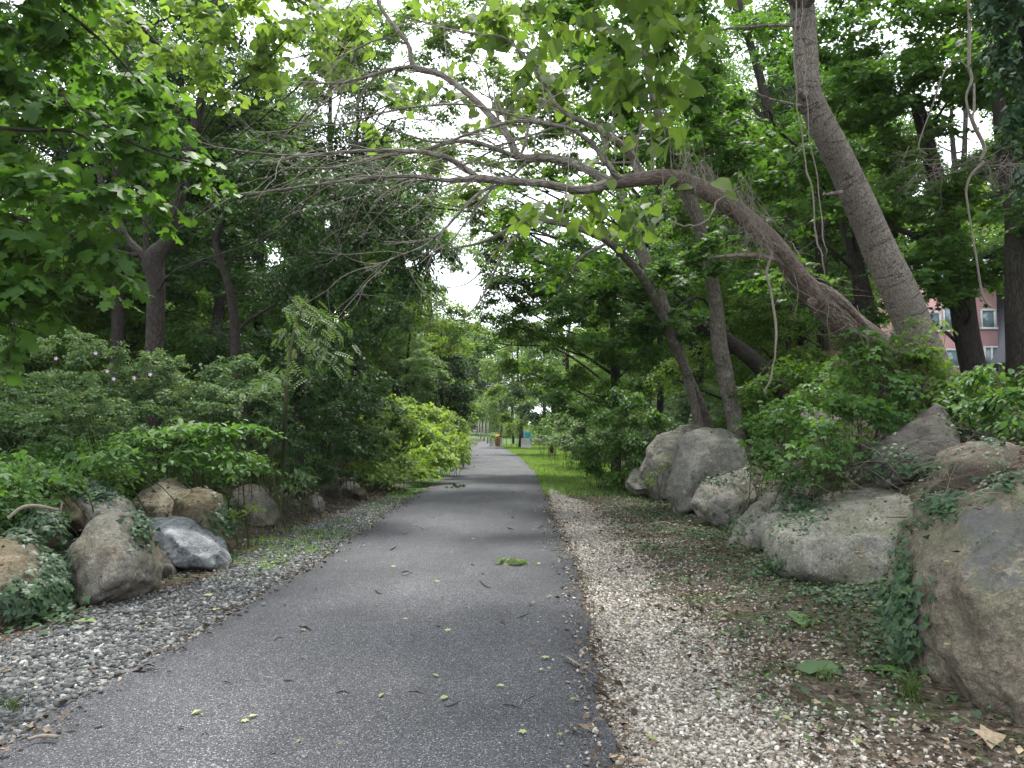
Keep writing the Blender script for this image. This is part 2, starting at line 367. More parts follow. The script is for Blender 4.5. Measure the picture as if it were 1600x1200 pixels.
def rock_mat(name, base, dark, light, tint, speck=.5, moss=.35, patch=None, seed=0.0, streak=None):
    t = NT(name); g = t.n('TexCoord').outputs['Object']
    v = t.n('Mapping', None, Vector=g, Location=(seed, seed*1.7, seed*.3), Rotation=(.5, .3, seed)).outputs[0]
    big = t.noise(v, 1.3, 5, .6, .3); mid = t.noise(v, 5, 7, .65, .2); fine = t.noise(v, 70, 3, .7)
    sp = t.n('TexVoronoi', None, Vector=v, Scale=75.0).outputs['Color']
    spv = t.n('SeparateColor', None, Color=sp).outputs[0]
    col = t.ramp(t.math('ADD', t.math('MULTIPLY', big, .45), t.math('MULTIPLY', mid, .55)), [(.33, dark), (.5, base), (.66, light)])
    col = t.mix(t.ramp(t.noise(v, 1.9, 6, .7, .5), [(.47, 0.0), (.6, .75)]), col, tint)
    col = t.mix(speck*.6, col, t.ramp(spv, [(0, .0), (.3, .35), (.7, .6), (1, 1.0)]), 'OVERLAY')
    g2 = t.noise(v, 26, 6, .8); col = t.mix(.8, col, t.ramp(g2, [(.3, .25), (.5, .5), (.7, .78)]), 'OVERLAY')
    col = t.mix(t.math('MULTIPLY', t.ramp(fine, [(.4, 0.0), (.6, 1.0)]), .5), col, dark)
    if streak:
        w = t.n('TexWave', {'wave_type': 'BANDS'}, Vector=v, Scale=1.5, Distortion=7.0, Detail=4.0).outputs[1] if False else t.n('TexWave', {'wave_type': 'BANDS'}, Vector=v, Scale=1.1, Distortion=9.0, Detail=5.0).outputs['Fac']
        col = t.mix(t.ramp(w, [(.6, 0.0), (1.0, .3)]), col, streak)
    if patch:   # a broken face of darker stone with a pale vein round it
        loc, rad, pc, vein = patch
        dist = t.n('VectorMath', {'operation': 'DISTANCE'}, _0=t.n('TexCoord').outputs['Object'], _1=loc).outputs['Value']
        dd = t.math('ADD', t.math('DIVIDE', dist, rad), t.math('MULTIPLY', t.math('SUBTRACT', t.noise(v, 1.7, 7, .6), .5), 3.2))
        col = t.mix(t.ramp(dd, [(.85, .62), (1.0, 0.0)]), col, t.mix(mid, pc, tuple(x*2.2 for x in pc)))
        vn = t.noise(v, 2.6, 5, .6, 1.2)
        vr = t.ramp(vn, [(.45, 0.0), (.5, 1.0), (.55, 0.0)])
        col = t.mix(t.math('MULTIPLY', vr, t.ramp(dd, [(.9, 0.0), (1.0, .6), (1.2, 0.0)])), col, vein)
    rid = t.n('TexNoise', {'noise_type': 'RIDGED_MULTIFRACTAL'}, Vector=v, Scale=3.2, Detail=7.0, Roughness=.62, Lacunarity=2.2).outputs[0]
    rr = t.ramp(rid, [(.1, 0.0), (.9, 1.0)])
    col = t.mix(.55, col, t.ramp(rid, [(.0, .3), (.45, .5), (1.0, .72)]), 'OVERLAY')  # crevice shade put into the colour: hollows darker, ridges lighter
    lv = t.n('TexVoronoi', None, Vector=t.n('VectorMath', {'operation': 'ADD'}, _0=v, _1=t.n('TexNoise', None, Vector=v, Scale=9.0, Detail=4.0).outputs['Color']).outputs[0], Scale=6.0)
    lm = t.math('MULTIPLY', t.ramp(lv.outputs['Distance'], [(.2, 1.0), (.3, 0.0)]), t.ramp(t.noise(v, 1.1, 3), [(.5, 0.0), (.6, .55)]))
    col = t.mix(lm, col, (.27, .29, .23))
    nz = t.n('SeparateXYZ', None, Vector=t.n('NewGeometry').outputs['Normal']).outputs[2]
    ms = t.math('MULTIPLY', t.ramp(t.noise(v, 3.2, 7, .7), [(.45, 0.0), (.62, 1.0)]), t.ramp(nz, [(.1, 0.0), (.8, 1.0)]))
    col = t.mix(t.math('MULTIPLY', ms, moss), col, (.085, .1, .045))
    crk = t.noise(v, 1.6, 6, .55, 1.6); cr = t.ramp(crk, [(.49, 0.0), (.5, 1.0), (.51, 0.0)])
    col = t.mix(t.math('MULTIPLY', cr, .45), col, (.03, .027, .022))
    b1 = t.bump(t.math('ADD', t.math('MULTIPLY', mid, 1.0), t.math('ADD', t.math('MULTIPLY', fine, .15), t.math('MULTIPLY', rid, .5))), 1.0, .08)
    b2 = t.bump(t.math('SUBTRACT', spv, t.math('MULTIPLY', cr, 1.5)), .35, .006, b1)
    return t.done(t.bsdf(col, .88, .25, b2))
GREY = dict(base=(.25, .24, .212), dark=(.12, .113, .098), light=(.4, .385, .35), tint=(.2, .19, .125))
TAN = dict(base=(.2, .185, .155), dark=(.085, .076, .06), light=(.33, .31, .27), tint=(.18, .135, .085))
BLUE = dict(base=(.2, .215, .23), dark=(.07, .078, .09), light=(.42, .43, .43), tint=(.13, .14, .15))
BROWN = dict(base=(.13, .1, .066), dark=(.055, .043, .03), light=(.22, .18, .125), tint=(.16, .12, .07))
DARK = dict(base=(.1, .09, .082), dark=(.04, .036, .034), light=(.18, .165, .15), tint=(.12, .1, .09))

# asphalt: dark binder with pale aggregate, scuffed lighter patches
def asphalt():
    t = NT('asphalt'); g = t.n('TexCoord').outputs['Object']
    v1 = t.n('TexVoronoi', None, Vector=g, Scale=150.0); v2 = t.n('TexVoronoi', None, Vector=g, Scale=320.0)
    c1 = t.n('SeparateColor', None, Color=v1.outputs['Color']).outputs[0]; c2 = t.n('SeparateColor', None, Color=v2.outputs['Color']).outputs[1]
    base = t.ramp(t.noise(g, .55, 6, .62, .4), [(.3, (.027, .0278, .031)), (.7, (.048, .0488, .0535))])
    base = t.mix(t.ramp(t.noise(t.mapping(g, (1, .3, 1)), 1.6, 4, .6), [(.5, 0.0), (.72, .3)]), base, (.088, .088, .094))
    agg = t.ramp(c1, [(.0, .35), (.5, .9), (.86, 1.4), (.96, 3.0), (1, 4.2)]); agg2 = t.ramp(c2, [(0, .45), (.6, 1.0), (.92, 2.2), (1, 2.8)])
    col = t.mix(1.0, t.mix(1.0, base, agg, 'MULTIPLY'), agg2, 'MULTIPLY')
    col = t.mix(t.ramp(t.noise(g, 3.1, 7, .75), [(.6, 0.0), (.75, .35)]), col, (.1, .09, .075))
    h = t.math('ADD', t.math('MULTIPLY', v1.outputs['Distance'], -1.0), t.math('MULTIPLY', t.noise(g, 60, 3), .6))
    ng = t.n('NewGeometry').outputs['Position']
    return t.done(t.bsdf(col, .82, .3, t.bump(h, .6, .006)))
M['asphalt'] = asphalt()

def ground_mat():
    t = NT('ground_soil'); g = t.n('TexCoord').outputs['Object']
    mk = t.n('Attribute', {'attribute_name': 'mask'}).outputs['Color']; s = t.n('SeparateColor', None, Color=mk)
    n1 = t.noise(g, 9, 8, .7); n2 = t.noise(g, 1.4, 5, .6)
    soil = t.ramp(n1, [(.3, (.018, .013, .009)), (.5, (.04, .032, .025)), (.68, (.085, .068, .053))])
    leaf = t.n('TexVoronoi', None, Vector=t.mapping(g, (1, 1, .3)), Scale=26.0, Randomness=1.0)
    lc = t.n('SeparateColor', None, Color=leaf.outputs['Color']).outputs[0]
    soil = t.mix(.55, soil, t.ramp(lc, [(0, (.025, .02, .015)), (.5, (.062, .049, .038)), (.85, (.12, .1, .078)), (1, (.2, .17, .13))]))
    soil = t.mix(t.ramp(n2, [(.5, 0.0), (.62, .6)]), soil, (.03, .05, .015))
    def grav(scale, stops):
        v = t.n('TexVoronoi', None, Vector=g, Scale=scale); c = t.n('SeparateColor', None, Color=v.outputs['Color']).outputs[0]
        cc = t.ramp(c, stops); cc = t.mix(t.ramp(v.outputs['Distance'], [(.35, 0.0), (.75, .85)]), cc, (.02, .018, .015)); return cc, v.outputs['Distance']
    gl, dl = grav(30.0, [(0, (.07, .072, .075)), (.5, (.18, .185, .185)), (.85, (.32, .32, .31)), (1, (.5, .49, .46))])
    gr, dr = grav(55.0, [(0, (.1, .085, .07)), (.4, (.27, .25, .22)), (.75, (.43, .41, .37)), (1, (.62, .6, .56))])
    grass = t.ramp(t.noise(g, 14, 6, .7), [(.3, (.035, .065, .018)), (.55, (.07, .12, .04)), (.75, (.13, .17, .07))])
    jit = t.math('MULTIPLY', t.math('SUBTRACT', n1, .5), .9)
    def m(sock): return t.ramp(t.math('ADD', sock, jit), [(.42, 0.0), (.58, 1.0)])
    col = t.mix(m(s.outputs[0]), soil, gl); col = t.mix(m(s.outputs[1]), col, gr); col = t.mix(m(s.outputs[2]), col, grass)
    h = t.math('ADD', t.math('MULTIPLY', n1, 1.0), t.math('MULTIPLY', dl, -.5))
    return t.done(t.bsdf(col, .95, .1, t.bump(h, .8, .03)))
M['ground'] = ground_mat()

def rnd_mat(name, stops, rough=.85, spec=.2, fine=40, extra=None):
    t = NT(name); r = t.attr().outputs['Fac']; g = t.n('TexCoord').outputs['Object']
    col = t.ramp(r, stops); n = t.noise(g, fine, 4, .6)
    col = t.mix(t.ramp(n, [(.35, .45), (.6, 0.0)]), col, tuple(x*.35 for x in stops[len(stops)//2][1]))
    return t.done(t.bsdf(col, rough, spec, t.bump(n, .3, .004)))
M['stone_grey'] = rnd_mat('stone_grey', [(0, (.035, .037, .038)), (.35, (.072, .075, .076)), (.7, (.135, .138, .135)), (.93, (.225, .223, .213)), (1, (.36, .35, .33))])
M['stone_pale'] = rnd_mat('stone_pale', [(0, (.06, .048, .038)), (.25, (.15, .127, .1)), (.6, (.29, .262, .225)), (.9, (.43, .4, .355)), (1, (.6, .58, .54))])
M['litter'] = rnd_mat('leaf_litter', [(0, (.026, .02, .015)), (.4, (.075, .055, .041)), (.75, (.145, .11, .082)), (1, (.3, .24, .165))], .9, .1)
def flat(name, col, rough=.7, spec=.3, var=.15, sc=6, bump=.2):
    t = NT(name); g = t.n('TexCoord').outputs['Object']; n = t.noise(g, sc, 6, .65)
    c = t.mix(t.ramp(n, [(.35, 1.0), (.65, 0.0)]), col, tuple(x*(1-var*2) for x in col))
    return t.done(t.bsdf(c, rough, spec, t.bump(n, bump, .01)))
M['concrete'] = flat('concrete', (.55, .54, .52), .85); M['white_paint'] = flat('white_paint', (.75, .75, .73), .5)
M['teal'] = flat('teal_mesh', (.03, .3, .32), .6); M['orange'] = flat('sign_orange', (.75, .33, .06), .5); M['black'] = flat('sign_black', (.02, .02, .02), .5)
M['post'] = flat('post_grey', (.3, .3, .3), .6); M['slate'] = flat('roof_slate', (.22, .23, .27), .8, sc=12)
M['glass'] = flat('window_glass', (.16, .24, .26), .08, .8, .2, 1.0, 0); M['petal'] = flat('petal', (.62, .42, .66), .6)
M['cable'] = flat('cable', (.5, .52, .5), .5)
def siding():
    t = NT('pink_siding'); g = t.n('TexCoord').outputs['Object']
    w = t.n('TexWave', {'wave_type': 'BANDS', 'bands_direction': 'X', 'wave_profile': 'SAW'}, Vector=g, Scale=.9, Distortion=0.0).outputs['Fac']
    gr = t.ramp(w, [(0, 1.0), (.05, 0.0), (1, 0.0)])
    c = t.mix(t.noise(g, 3, 5), (.5, .3, .29), (.44, .25, .245)); c = t.mix(t.math('MULTIPLY', gr, .6), c, (.16, .07, .07))
    return t.done(t.bsdf(c, .7, .2, t.bump(t.math('MULTIPLY', gr, -1.0), .5, .02)))
M['siding'] = siding()
def fieldstone():
    t = NT('pale_stone_wall'); g = t.n('TexCoord').outputs['Object']
    v = t.n('TexVoronoi', {'feature': 'DISTANCE_TO_EDGE'}, Vector=g, Scale=4.0).outputs[0]
    c = t.mix(t.noise(g, 6, 6), (.45, .42, .36), (.7, .68, .6)); c = t.mix(t.ramp(v, [(0, .8), (.07, 0.0)]), c, (.24, .22, .19))
    return t.done(t.bsdf(c, .9, .2, t.bump(t.ramp(v, [(0, 0.0), (.12, 1.0)]), .6, .03)))
M['stonewall'] = fieldstone()
# ------------------------------------------------------------------ ground and path
def axis(spec):
    out = []
    for a, b, st in spec: out += list(np.arange(a, b, st))
    return np.array(out+[spec[-1][1]])
def dens(px, py):  # unused helper kept tiny
    return 0
def masks(x, y):
    dx = x-path_x(y); n = .22*fbm2(x, y, 2.2, 3)+.1*fbm2(x, y, 7, 1)
    gle = np.interp(y, [0, 5.5, 8, 12, 18], [-2.9, -2.72, -2.3, -2.45, -2.0])
    gl = ss(gle-.3, gle+.05, dx+n*.6)*(dx < -1.4)*ss(24, 17, y)
    inner = ss(1.5, 1.75, dx-n*.3)
    wr = np.interp(y, [0, 4, 8, 14, 20, 40], [2.65, 2.6, 2.25, 2.5, 1.9, 1.7])
    gr = inner*ss(wr+.25, wr-.2, dx+n)*ss(60, 30, y+6*n)
    hw = np.interp(y, [15, 18, 24, 40], [1.2, .8, .4, .25]); gr = np.where(y > 15, gr*ss(hw+.2, hw-.1, np.abs(dx-2.2-.03*(y-17))+n*.5), gr)
    gs = ss(15.5, 21.0, y+6*n)*ss(1.4, 1.6, dx)*ss(6.2, 5, dx)*(1-gr*.9)
    gs = np.maximum(gs, ss(.95, .35, np.hypot((dx+2.1)/1.05, (y-10.8)/3.2)+.7*fbm2(x, y, 5, 4))*.8)      # tufts at the left edge
    gs = np.maximum(gs, ss(.8, .3, np.abs(dx+1.75))*ss(9, 20, y)*.7)
    gs = np.maximum(gs, ss(80, 120, y))
    gl = gl*(1-gs)
    return gl, gr, gs
xs = axis([(-260, -60, 20), (-60, -20, 4), (-20, -8, .6), (-8, 8, .09), (8, 20, .6), (20, 60, 4), (60, 260, 20)])
ys = axis([(-30, 1, 1), (1, 14, .09), (14, 30, .18), (30, 80, .8), (80, 200, 5), (200, 700, 25)])
X, Y = np.meshgrid(xs, ys); Z = H(X, Y)
i = np.arange(len(ys)-1)[:, None]*len(xs)+np.arange(len(xs)-1)[None, :]
Q = np.stack([i, i+1, i+1+len(xs), i+len(xs)], -1).reshape(-1, 4)
gme = mesh_np('ground', np.stack([X, Y, Z], -1).reshape(-1, 3), [Q], smooth=True)
gl, gr, gs = masks(X, Y)
ca = gme.attributes.new('mask', 'FLOAT_COLOR', 'POINT')
ca.data.foreach_set('color', np.stack([gl, gr, gs, np.ones_like(gl)], -1).astype(np.float32).ravel())
ground = tag(link('ground', gme, M['ground']), kind='structure')

ys2 = axis([(-12, 1, .5), (1, 20, .1), (20, 60, .3), (60, 205, 2)])
cc = []
for y in ys2:
    c = float(path_x(y)); e1 = .05*fbm2(0, y, 2.3, 1)+.035*fbm2(0, y, 9, 2)+.02*math.sin(y*61); e2 = .05*fbm2(3, y, 2.1, 4)+.035*fbm2(1, y, 8, 5)+.02*math.sin(y*57)
    a, b = c-1.5+e1, c+1.5+e2
    cc.append([(a-.03, y, -.03), (a, y, .018)]+[(a+(b-a)*k/6, y, .03+.012*math.sin(math.pi*k/6)) for k in range(1, 6)]+[(b, y, .018), (b+.03, y, -.03)])
V = np.array(cc); m = V.shape[1]
i = np.arange(len(ys2)-1)[:, None]*m+np.arange(m-1)[None, :]
path = tag(link('path', mesh_np('path', V.reshape(-1, 3), [np.stack([i, i+1, i+1+m, i+m], -1).reshape(-1, 4)], smooth=True), M['asphalt']), kind='structure')

# ------------------------------------------------------------------ boulders
BVTREES = []; BV_V = []; BV_F = []; bvn = 0
def boulder(label, pts, front=(), T=.8, mat=None, seed=0, rough=.03, vox=None, cat='boulder', smoothit=1, group=None):
    global bvn
    pw = [P(*p) for p in pts]; fw = [P(*p) for p in front]
    c = sum(pw, Vector())/len(pw)
    back = []
    for p in pw:
        q = c+(p-c)*.8; back.append(Vector((q.x*(1+T*.4/max(p.y, 1)), q.y+T, q.z)))
    low = [Vector((p.x, p.y+T*.5, p.z-.15)) for p in pw if p.z < c.z]
    bm = bmesh.new()
    for p in pw+fw+back+low: bm.verts.new(p)
    r = bmesh.ops.convex_hull(bm, input=bm.verts)
    bmesh.ops.delete(bm, geom=[g for g in r['geom_interior'] if isinstance(g, bmesh.types.BMVert)], context='VERTS')
    rg_ = random.Random(seed*7+1); dm = max((p-c).length for p in pw)
    for _ in range(6):      # knock off corners so the block shows flat broken faces
        n_ = Vector((rg_.uniform(-1, 1), rg_.uniform(-1.1, .2), rg_.uniform(-.3, 1))).normalized()
        ext = max((v.co-c).dot(n_) for v in bm.verts)
        bmesh.ops.bisect_plane(bm, geom=bm.verts[:]+bm.edges[:]+bm.faces[:], plane_co=c+n_*ext*rg_.uniform(.8, .9), plane_no=n_, clear_outer=True)
        bmesh.ops.convex_hull(bm, input=bm.verts)
    base = Vector((c.x, c.y+T*.4, min(p.z for p in pw)))
    bmesh.ops.translate(bm, verts=bm.verts, vec=-base)
    me = bpy.data.meshes.new('boulder'); bm.to_mesh(me); bm.free()
    o = bpy.data.objects.new('boulder', me); COL.objects.link(o)
    size = max(o.dimensions) if o.dimensions.length > 0 else 1
    md = o.modifiers.new('r', 'REMESH'); md.mode = 'VOXEL'; md.voxel_size = vox or max(.016, size/72)
    sm = o.modifiers.new('s', 'SMOOTH'); sm.iterations = smoothit; sm.factor = .5
    dg = bpy.context.evaluated_depsgraph_get(); m2 = bpy.data.meshes.new_from_object(o.evaluated_get(dg)); o.modifiers.clear()
    n = len(m2.vertices); co = np.empty(n*3, np.float32); m2.vertices.foreach_get('co', co); co = co.reshape(-1, 3).astype(float)
    nr = np.empty(n*3, np.float32); m2.vertices.foreach_get('normal', nr); nr = nr.reshape(-1, 3)
    d = np.empty(n); sv = Vector((seed*3.1, seed*1.7, seed))
    for k in range(n):
        v = Vector(co[k])
        a = noise.fractal(v*1.6/size*1.3+sv, 1.0, 2.1, 4); b = noise.ridged_multi_fractal(v*2.4/size+sv, .9, 2.2, 4, 1.0, 2.0)
        e = noise.fractal(v*9+sv, .9, 2.1, 3)
        d[k] = size*(.024*a-.03*(b-1.2))+rough*.45*e
    co += nr*d[:, None]
    m2.vertices.foreach_set('co', co.astype(np.float32).ravel()); m2.polygons.foreach_set('use_smooth', np.ones(len(m2.polygons), bool)); m2.update()
    m2.materials.clear(); m2.materials.append(mat); m2.name = 'boulder'
    o.data = m2; o.location = base
    tag(o, label, cat, group)
    m2.calc_loop_triangles(); tri = np.empty(len(m2.loop_triangles)*3, np.int32); m2.loop_triangles.foreach_get('vertices', tri)
    BV_V.append(co+np.array(base)); BV_F.append(tri.reshape(-1, 3)+bvn); bvn += n
    return o
R = lambda n, d, **k: rock_mat(n, **{**d, **k})
m_rb1 = R('rock_tan_blue', TAN, seed=1.0, base=(.185, .155, .115), light=(.3, .25, .2), tint=(.17, .165, .115), moss=.5, patch=((.0, -.7, 1.28), .52, (.06, .064, .072), (.36, .34, .3)))
m_g1 = R('rock_grey_green', GREY, seed=2.0, moss=.6); m_g2 = R('rock_grey', GREY, seed=5.0, moss=.25, tint=(.24, .24, .2)); m_g3 = R('rock_pale', GREY, seed=7.0, light=(.42, .4, .36), moss=.15)
m_tan = R('rock_tan', TAN, seed=3.0, moss=.3, streak=(.26, .25, .23)); m_blue = R('rock_blue_grey', BLUE, seed=4.0, moss=.1, streak=(.5, .5, .48))
m_brn = R('rock_brown', BROWN, seed=6.0, moss=.5); m_drk = R('rock_dark', DARK, seed=8.0, moss=.3)

# right bank
boulder('huge tan boulder with a blue-black broken top, at the right edge of the photo',
    [(1437,845,5.3),(1490,803,5.2),(1560,775,5.1),(1640,745,5.0),(1760,760,5.2),(1424,1000,5.2),(1424,920,5.2),(1445,1050,4.95),(1500,1095,4.5),(1600,1150,4.05),(1720,1230,3.7),(1880,1150,4.2),(1860,850,5)],
    [(1480,900,4.75),(1580,860,4.45),(1690,890,4.2),(1560,1010,4.35),(1650,1050,3.95),(1750,1100,3.8)], T=.9, mat=m_rb1, seed=1, rough=.035, vox=.024)
boulder('long grey-green slab boulder tilted up the right bank under the fallen branch',
    [(1216,832,8.3),(1222,858,8.1),(1248,888,7.8),(1300,904,7.6),(1370,920,7.3),(1408,916,7.2),(1440,880,7.2),(1470,800,7.9),(1452,742,8.9),(1400,738,9.4),(1335,765,9.4),(1268,808,9.0)],
    [(1250,845,7.9),(1330,838,7.55),(1430,835,7.3)], T=.9, mat=m_g1, seed=2)
boulder('narrow grey boulder wedged between the slab and the rounded pale boulder',
    [(1146,845,10.2),(1152,822,10.3),(1182,790,10.6),(1218,765,11),(1245,770,11),(1222,845,9.9),(1195,858,9.9),(1165,856,10)], [(1180,830,9.9)], T=.6, mat=m_g3, seed=3)
boulder('small upright pale boulder squeezed against the long slab',
    [(1193,822,9.5),(1222,785,9.9),(1238,762,10.2),(1270,765,10.1),(1262,800,9.6),(1228,850,9.3),(1203,845,9.4)], [(1222,820,9.25)], T=.5, mat=m_g2, seed=4)
boulder('rounded pale boulder leaning below the two tallest grey boulders',
    [(1087,780,12.5),(1094,758,12.6),(1122,743,12.8),(1168,730,13),(1185,775,12.4),(1165,810,12.0),(1150,823,11.9),(1128,812,12.1),(1100,798,12.3)], [(1120,775,12.05),(1145,790,11.9)], T=.7, mat=m_g3, seed=5)
boulder('tall grey boulder with a flat pale face, in front of the domed boulder',
    [(1052,740,14.2),(1060,690,14.4),(1074,677,14.6),(1100,666,14.8),(1142,672,15),(1175,700,14.8),(1165,745,14.3),(1120,770,14),(1088,795,13.9),(1060,800,14),(1052,775,14.1)], [(1075,740,13.8),(1100,700,14.1)], T=1, mat=m_g2, seed=6)
boulder('domed grey boulder behind the tall flat-faced one, beside the roadside bush',
    [(1003,735,17),(1013,703,17),(1035,680,17.1),(1075,662,17.2),(1105,668,17.2),(1070,740,16.5),(1062,785,16.2),(1035,780,16.4),(1015,760,16.8)], [(1040,735,16.3)], T=1.1, mat=m_g1, seed=7)
boulder('low grey stone half buried in leaves at the foot of the domed boulder',
    [(978,755,17.6),(985,738,17.8),(1003,725,18),(1020,735,17.6),(1022,762,17.1),(995,765,17.3)], T=.5, mat=m_g3, seed=8)
boulder('pointed dark grey boulder on top of the right bank',
    [(1467,633,9.3),(1442,652,9.2),(1418,680,9.0),(1368,705,9.0),(1350,735,8.7),(1425,745,8.4),(1495,725,8.4),(1505,680,8.8),(1485,650,9.2)], [(1455,690,8.6)], T=.7, mat=m_drk, seed=9)
boulder('squat brown boulder draped with dry roots near the top of the right bank',
    [(1468,752,7.7),(1478,708,7.9),(1515,692,8),(1582,695,8),(1595,718,7.8),(1588,752,7.4),(1530,768,7.3)], [(1500,725,7.4),(1560,715,7.3)], T=.6, mat=R('rock_brown_top', TAN, seed=9.0, base=(.17, .135, .105)), seed=10)
boulder('flat stone showing through the leaves of the bank shrub',
    [(1250,662,10.5),(1258,643,10.6),(1310,640,10.7),(1322,655,10.5),(1290,668,10.3)], T=.5, mat=m_g3, seed=11)
# left row
boulder('big grey-and-tan boulder at the front of the left row, split by a vertical edge',
    [(96,900,7.25),(112,835,7.4),(135,811,7.6),(190,806,7.6),(222,835,7.45),(232,878,7.3),(224,905,7.15),(175,928,6.95),(125,945,6.8),(102,935,7.0)], [(178,850,6.95),(170,905,6.8),(140,880,6.95)], T=.7, mat=m_tan, seed=12)
boulder('brown boulder cut by the left edge of the photo',
    [(-90,860,6.5),(-20,848,6.6),(20,860,6.6),(45,888,6.5),(64,912,6.45),(42,952,6.2),(0,962,6.1),(-80,990,5.9)], [(10,905,6.15)], T=.7, mat=R('rock_brown_left', BROWN, seed=11.0, base=(.17, .14, .1)), seed=13)
boulder('small brown boulder perched in ivy above the left row',
    [(30,832,7.7),(44,808,7.8),(62,799,7.8),(86,812,7.7),(88,836,7.6),(62,853,7.5),(38,850,7.6)], [(58,828,7.45)], T=.35, mat=m_brn, seed=14)
boulder('ivy-topped grey boulder behind the big grey-and-tan one',
    [(92,800,8.6),(104,768,8.8),(125,750,8.9),(160,768,8.8),(188,790,8.6),(202,825,8.4),(150,830,8.3),(105,825,8.4)], [(130,785,8.4)], T=.6, mat=m_g2, seed=15)
boulder('flattened brown stone behind the small perched boulder',
    [(62,800,8.3),(75,783,8.4),(110,780,8.4),(128,795,8.3),(120,812,8.2),(80,815,8.2)], T=.4, mat=m_brn, seed=16)
boulder('blue-grey boulder with white streaks at the gravel edge',
    [(212,838,9),(226,815,9.1),(252,809,9.2),(290,820,9.1),(312,842,8.9),(345,858,8.8),(354,872,8.7),(330,884,8.55),(272,882,8.5),(238,868,8.7)], [(270,845,8.55),(310,868,8.5)], T=.6, mat=m_blue, seed=17)
boulder('jagged dark stone between the grey-and-tan boulder and the blue-grey one',
    [(208,842,8.6),(228,845,8.6),(252,872,8.4),(270,890,8.25),(238,898,8.1),(215,880,8.3)], [(232,872,8.15)], T=.3, mat=m_drk, seed=18)
boulder('large brown boulder with a steep angular face behind the blue-grey one',
    [(262,800,10),(275,775,10.1),(300,765,10.2),(332,776,10),(348,812,9.8),(352,852,9.5),(320,850,9.4),(280,830,9.6)], [(318,805,9.5)], T=.7, mat=m_brn, seed=19)
boulder('wide brown slab leaning back under the leafy branches on the left',
    [(196,790,10.2),(238,750,10.6),(268,757,10.6),(300,775,10.4),(285,830,9.9),(240,835,9.8),(205,825,10)], [(250,795,9.9)], T=.7, mat=R('rock_slab_left', TAN, seed=12.0, base=(.19, .165, .12), streak=(.34, .31, .25)), seed=20)
boulder('rounded tan boulder half hidden by leaves at the end of the left row',
    [(352,790,12.6),(362,766,12.8),(396,757,12.8),(420,770,12.7),(430,796,12.5),(425,818,12.3),(390,826,12.2),(358,820,12.4)], [(392,792,12.1)], T=.7, mat=R('rock_tan_b', TAN, seed=13.0, moss=.2), seed=21)
for lab, x0, y0, x1, y1, d, mt, s in [
    ('small tan stone standing alone past the end of the left row', 478, 772, 506, 805, 14.2, m_tan, 22),
    ('dark round stone in the shade behind the small tan one', 503, 752, 530, 778, 16.8, m_drk, 23),
    ('light grey stone in the leaf litter left of the last stone', 532, 752, 560, 772, 17.6, m_g2, 24),
    ('low brown stone at the edge of the leaf litter', 548, 764, 572, 778, 17.0, m_brn, 25),
    ('last grey stone of the left row, beside the bright bush', 580, 736, 613, 765, 19.4, m_g3, 26),
    ('dark stone under the bush behind the last grey one', 560, 738, 584, 758, 20.5, m_drk, 27),
    ('pale stone at the foot of the hedge across the grass', 893, 692, 905, 712, 44, m_g3, 28)]:
    rg = random.Random(s); ps = []
    for k in range(9):
        a = 2*math.pi*k/9; q = rg.uniform(.85, 1.05)
        ps.append(((x0+x1)/2+(x1-x0)/2*math.cos(a)*q, (y0+y1)/2-(y1-y0)/2*math.sin(a)*q, d))
    boulder(lab, ps, [((x0+x1)/2, (y0+y1)/2, d-.02*d)], T=.025*d, mat=mt, seed=s)

# surface to drop small things on: ground plus boulders
gsel = (xs > -9) & (xs < 9); ysel = (ys > 1) & (ys < 30)
gx, gy = np.meshgrid(xs[gsel], ys[ysel]); gz = H(gx, gy); nx = gsel.sum(); nyy = ysel.sum()
i = (np.arange(nyy-1)[:, None]*nx+np.arange(nx-1)[None, :]).reshape(-1)
gtri = np.vstack([np.stack([i, i+1, i+1+nx], 1), np.stack([i, i+1+nx, i+nx], 1)])
allV = np.vstack([np.concatenate(BV_V), np.stack([gx, gy, gz], -1).reshape(-1, 3)])
allF = np.vstack([np.concatenate(BV_F), gtri+bvn])
BVH = BVHTree.FromPolygons(allV.tolist(), allF.tolist())
NB = sum(len(f) for f in BV_F)
def drop(x, y, z=5):
    h = BVH.ray_cast(Vector((x, y, z)), Vector((0, 0, -1)))
    if h[0] is None: return None
    return h[0], h[1], h[2] < NB      # point, normal, on boulder?
def picture_ray(px, py):
    o = Vector((0, 0, CAM_H)); d = (P(px, py, 10)-o).normalized()
    h = BVH.ray_cast(o, d); return h

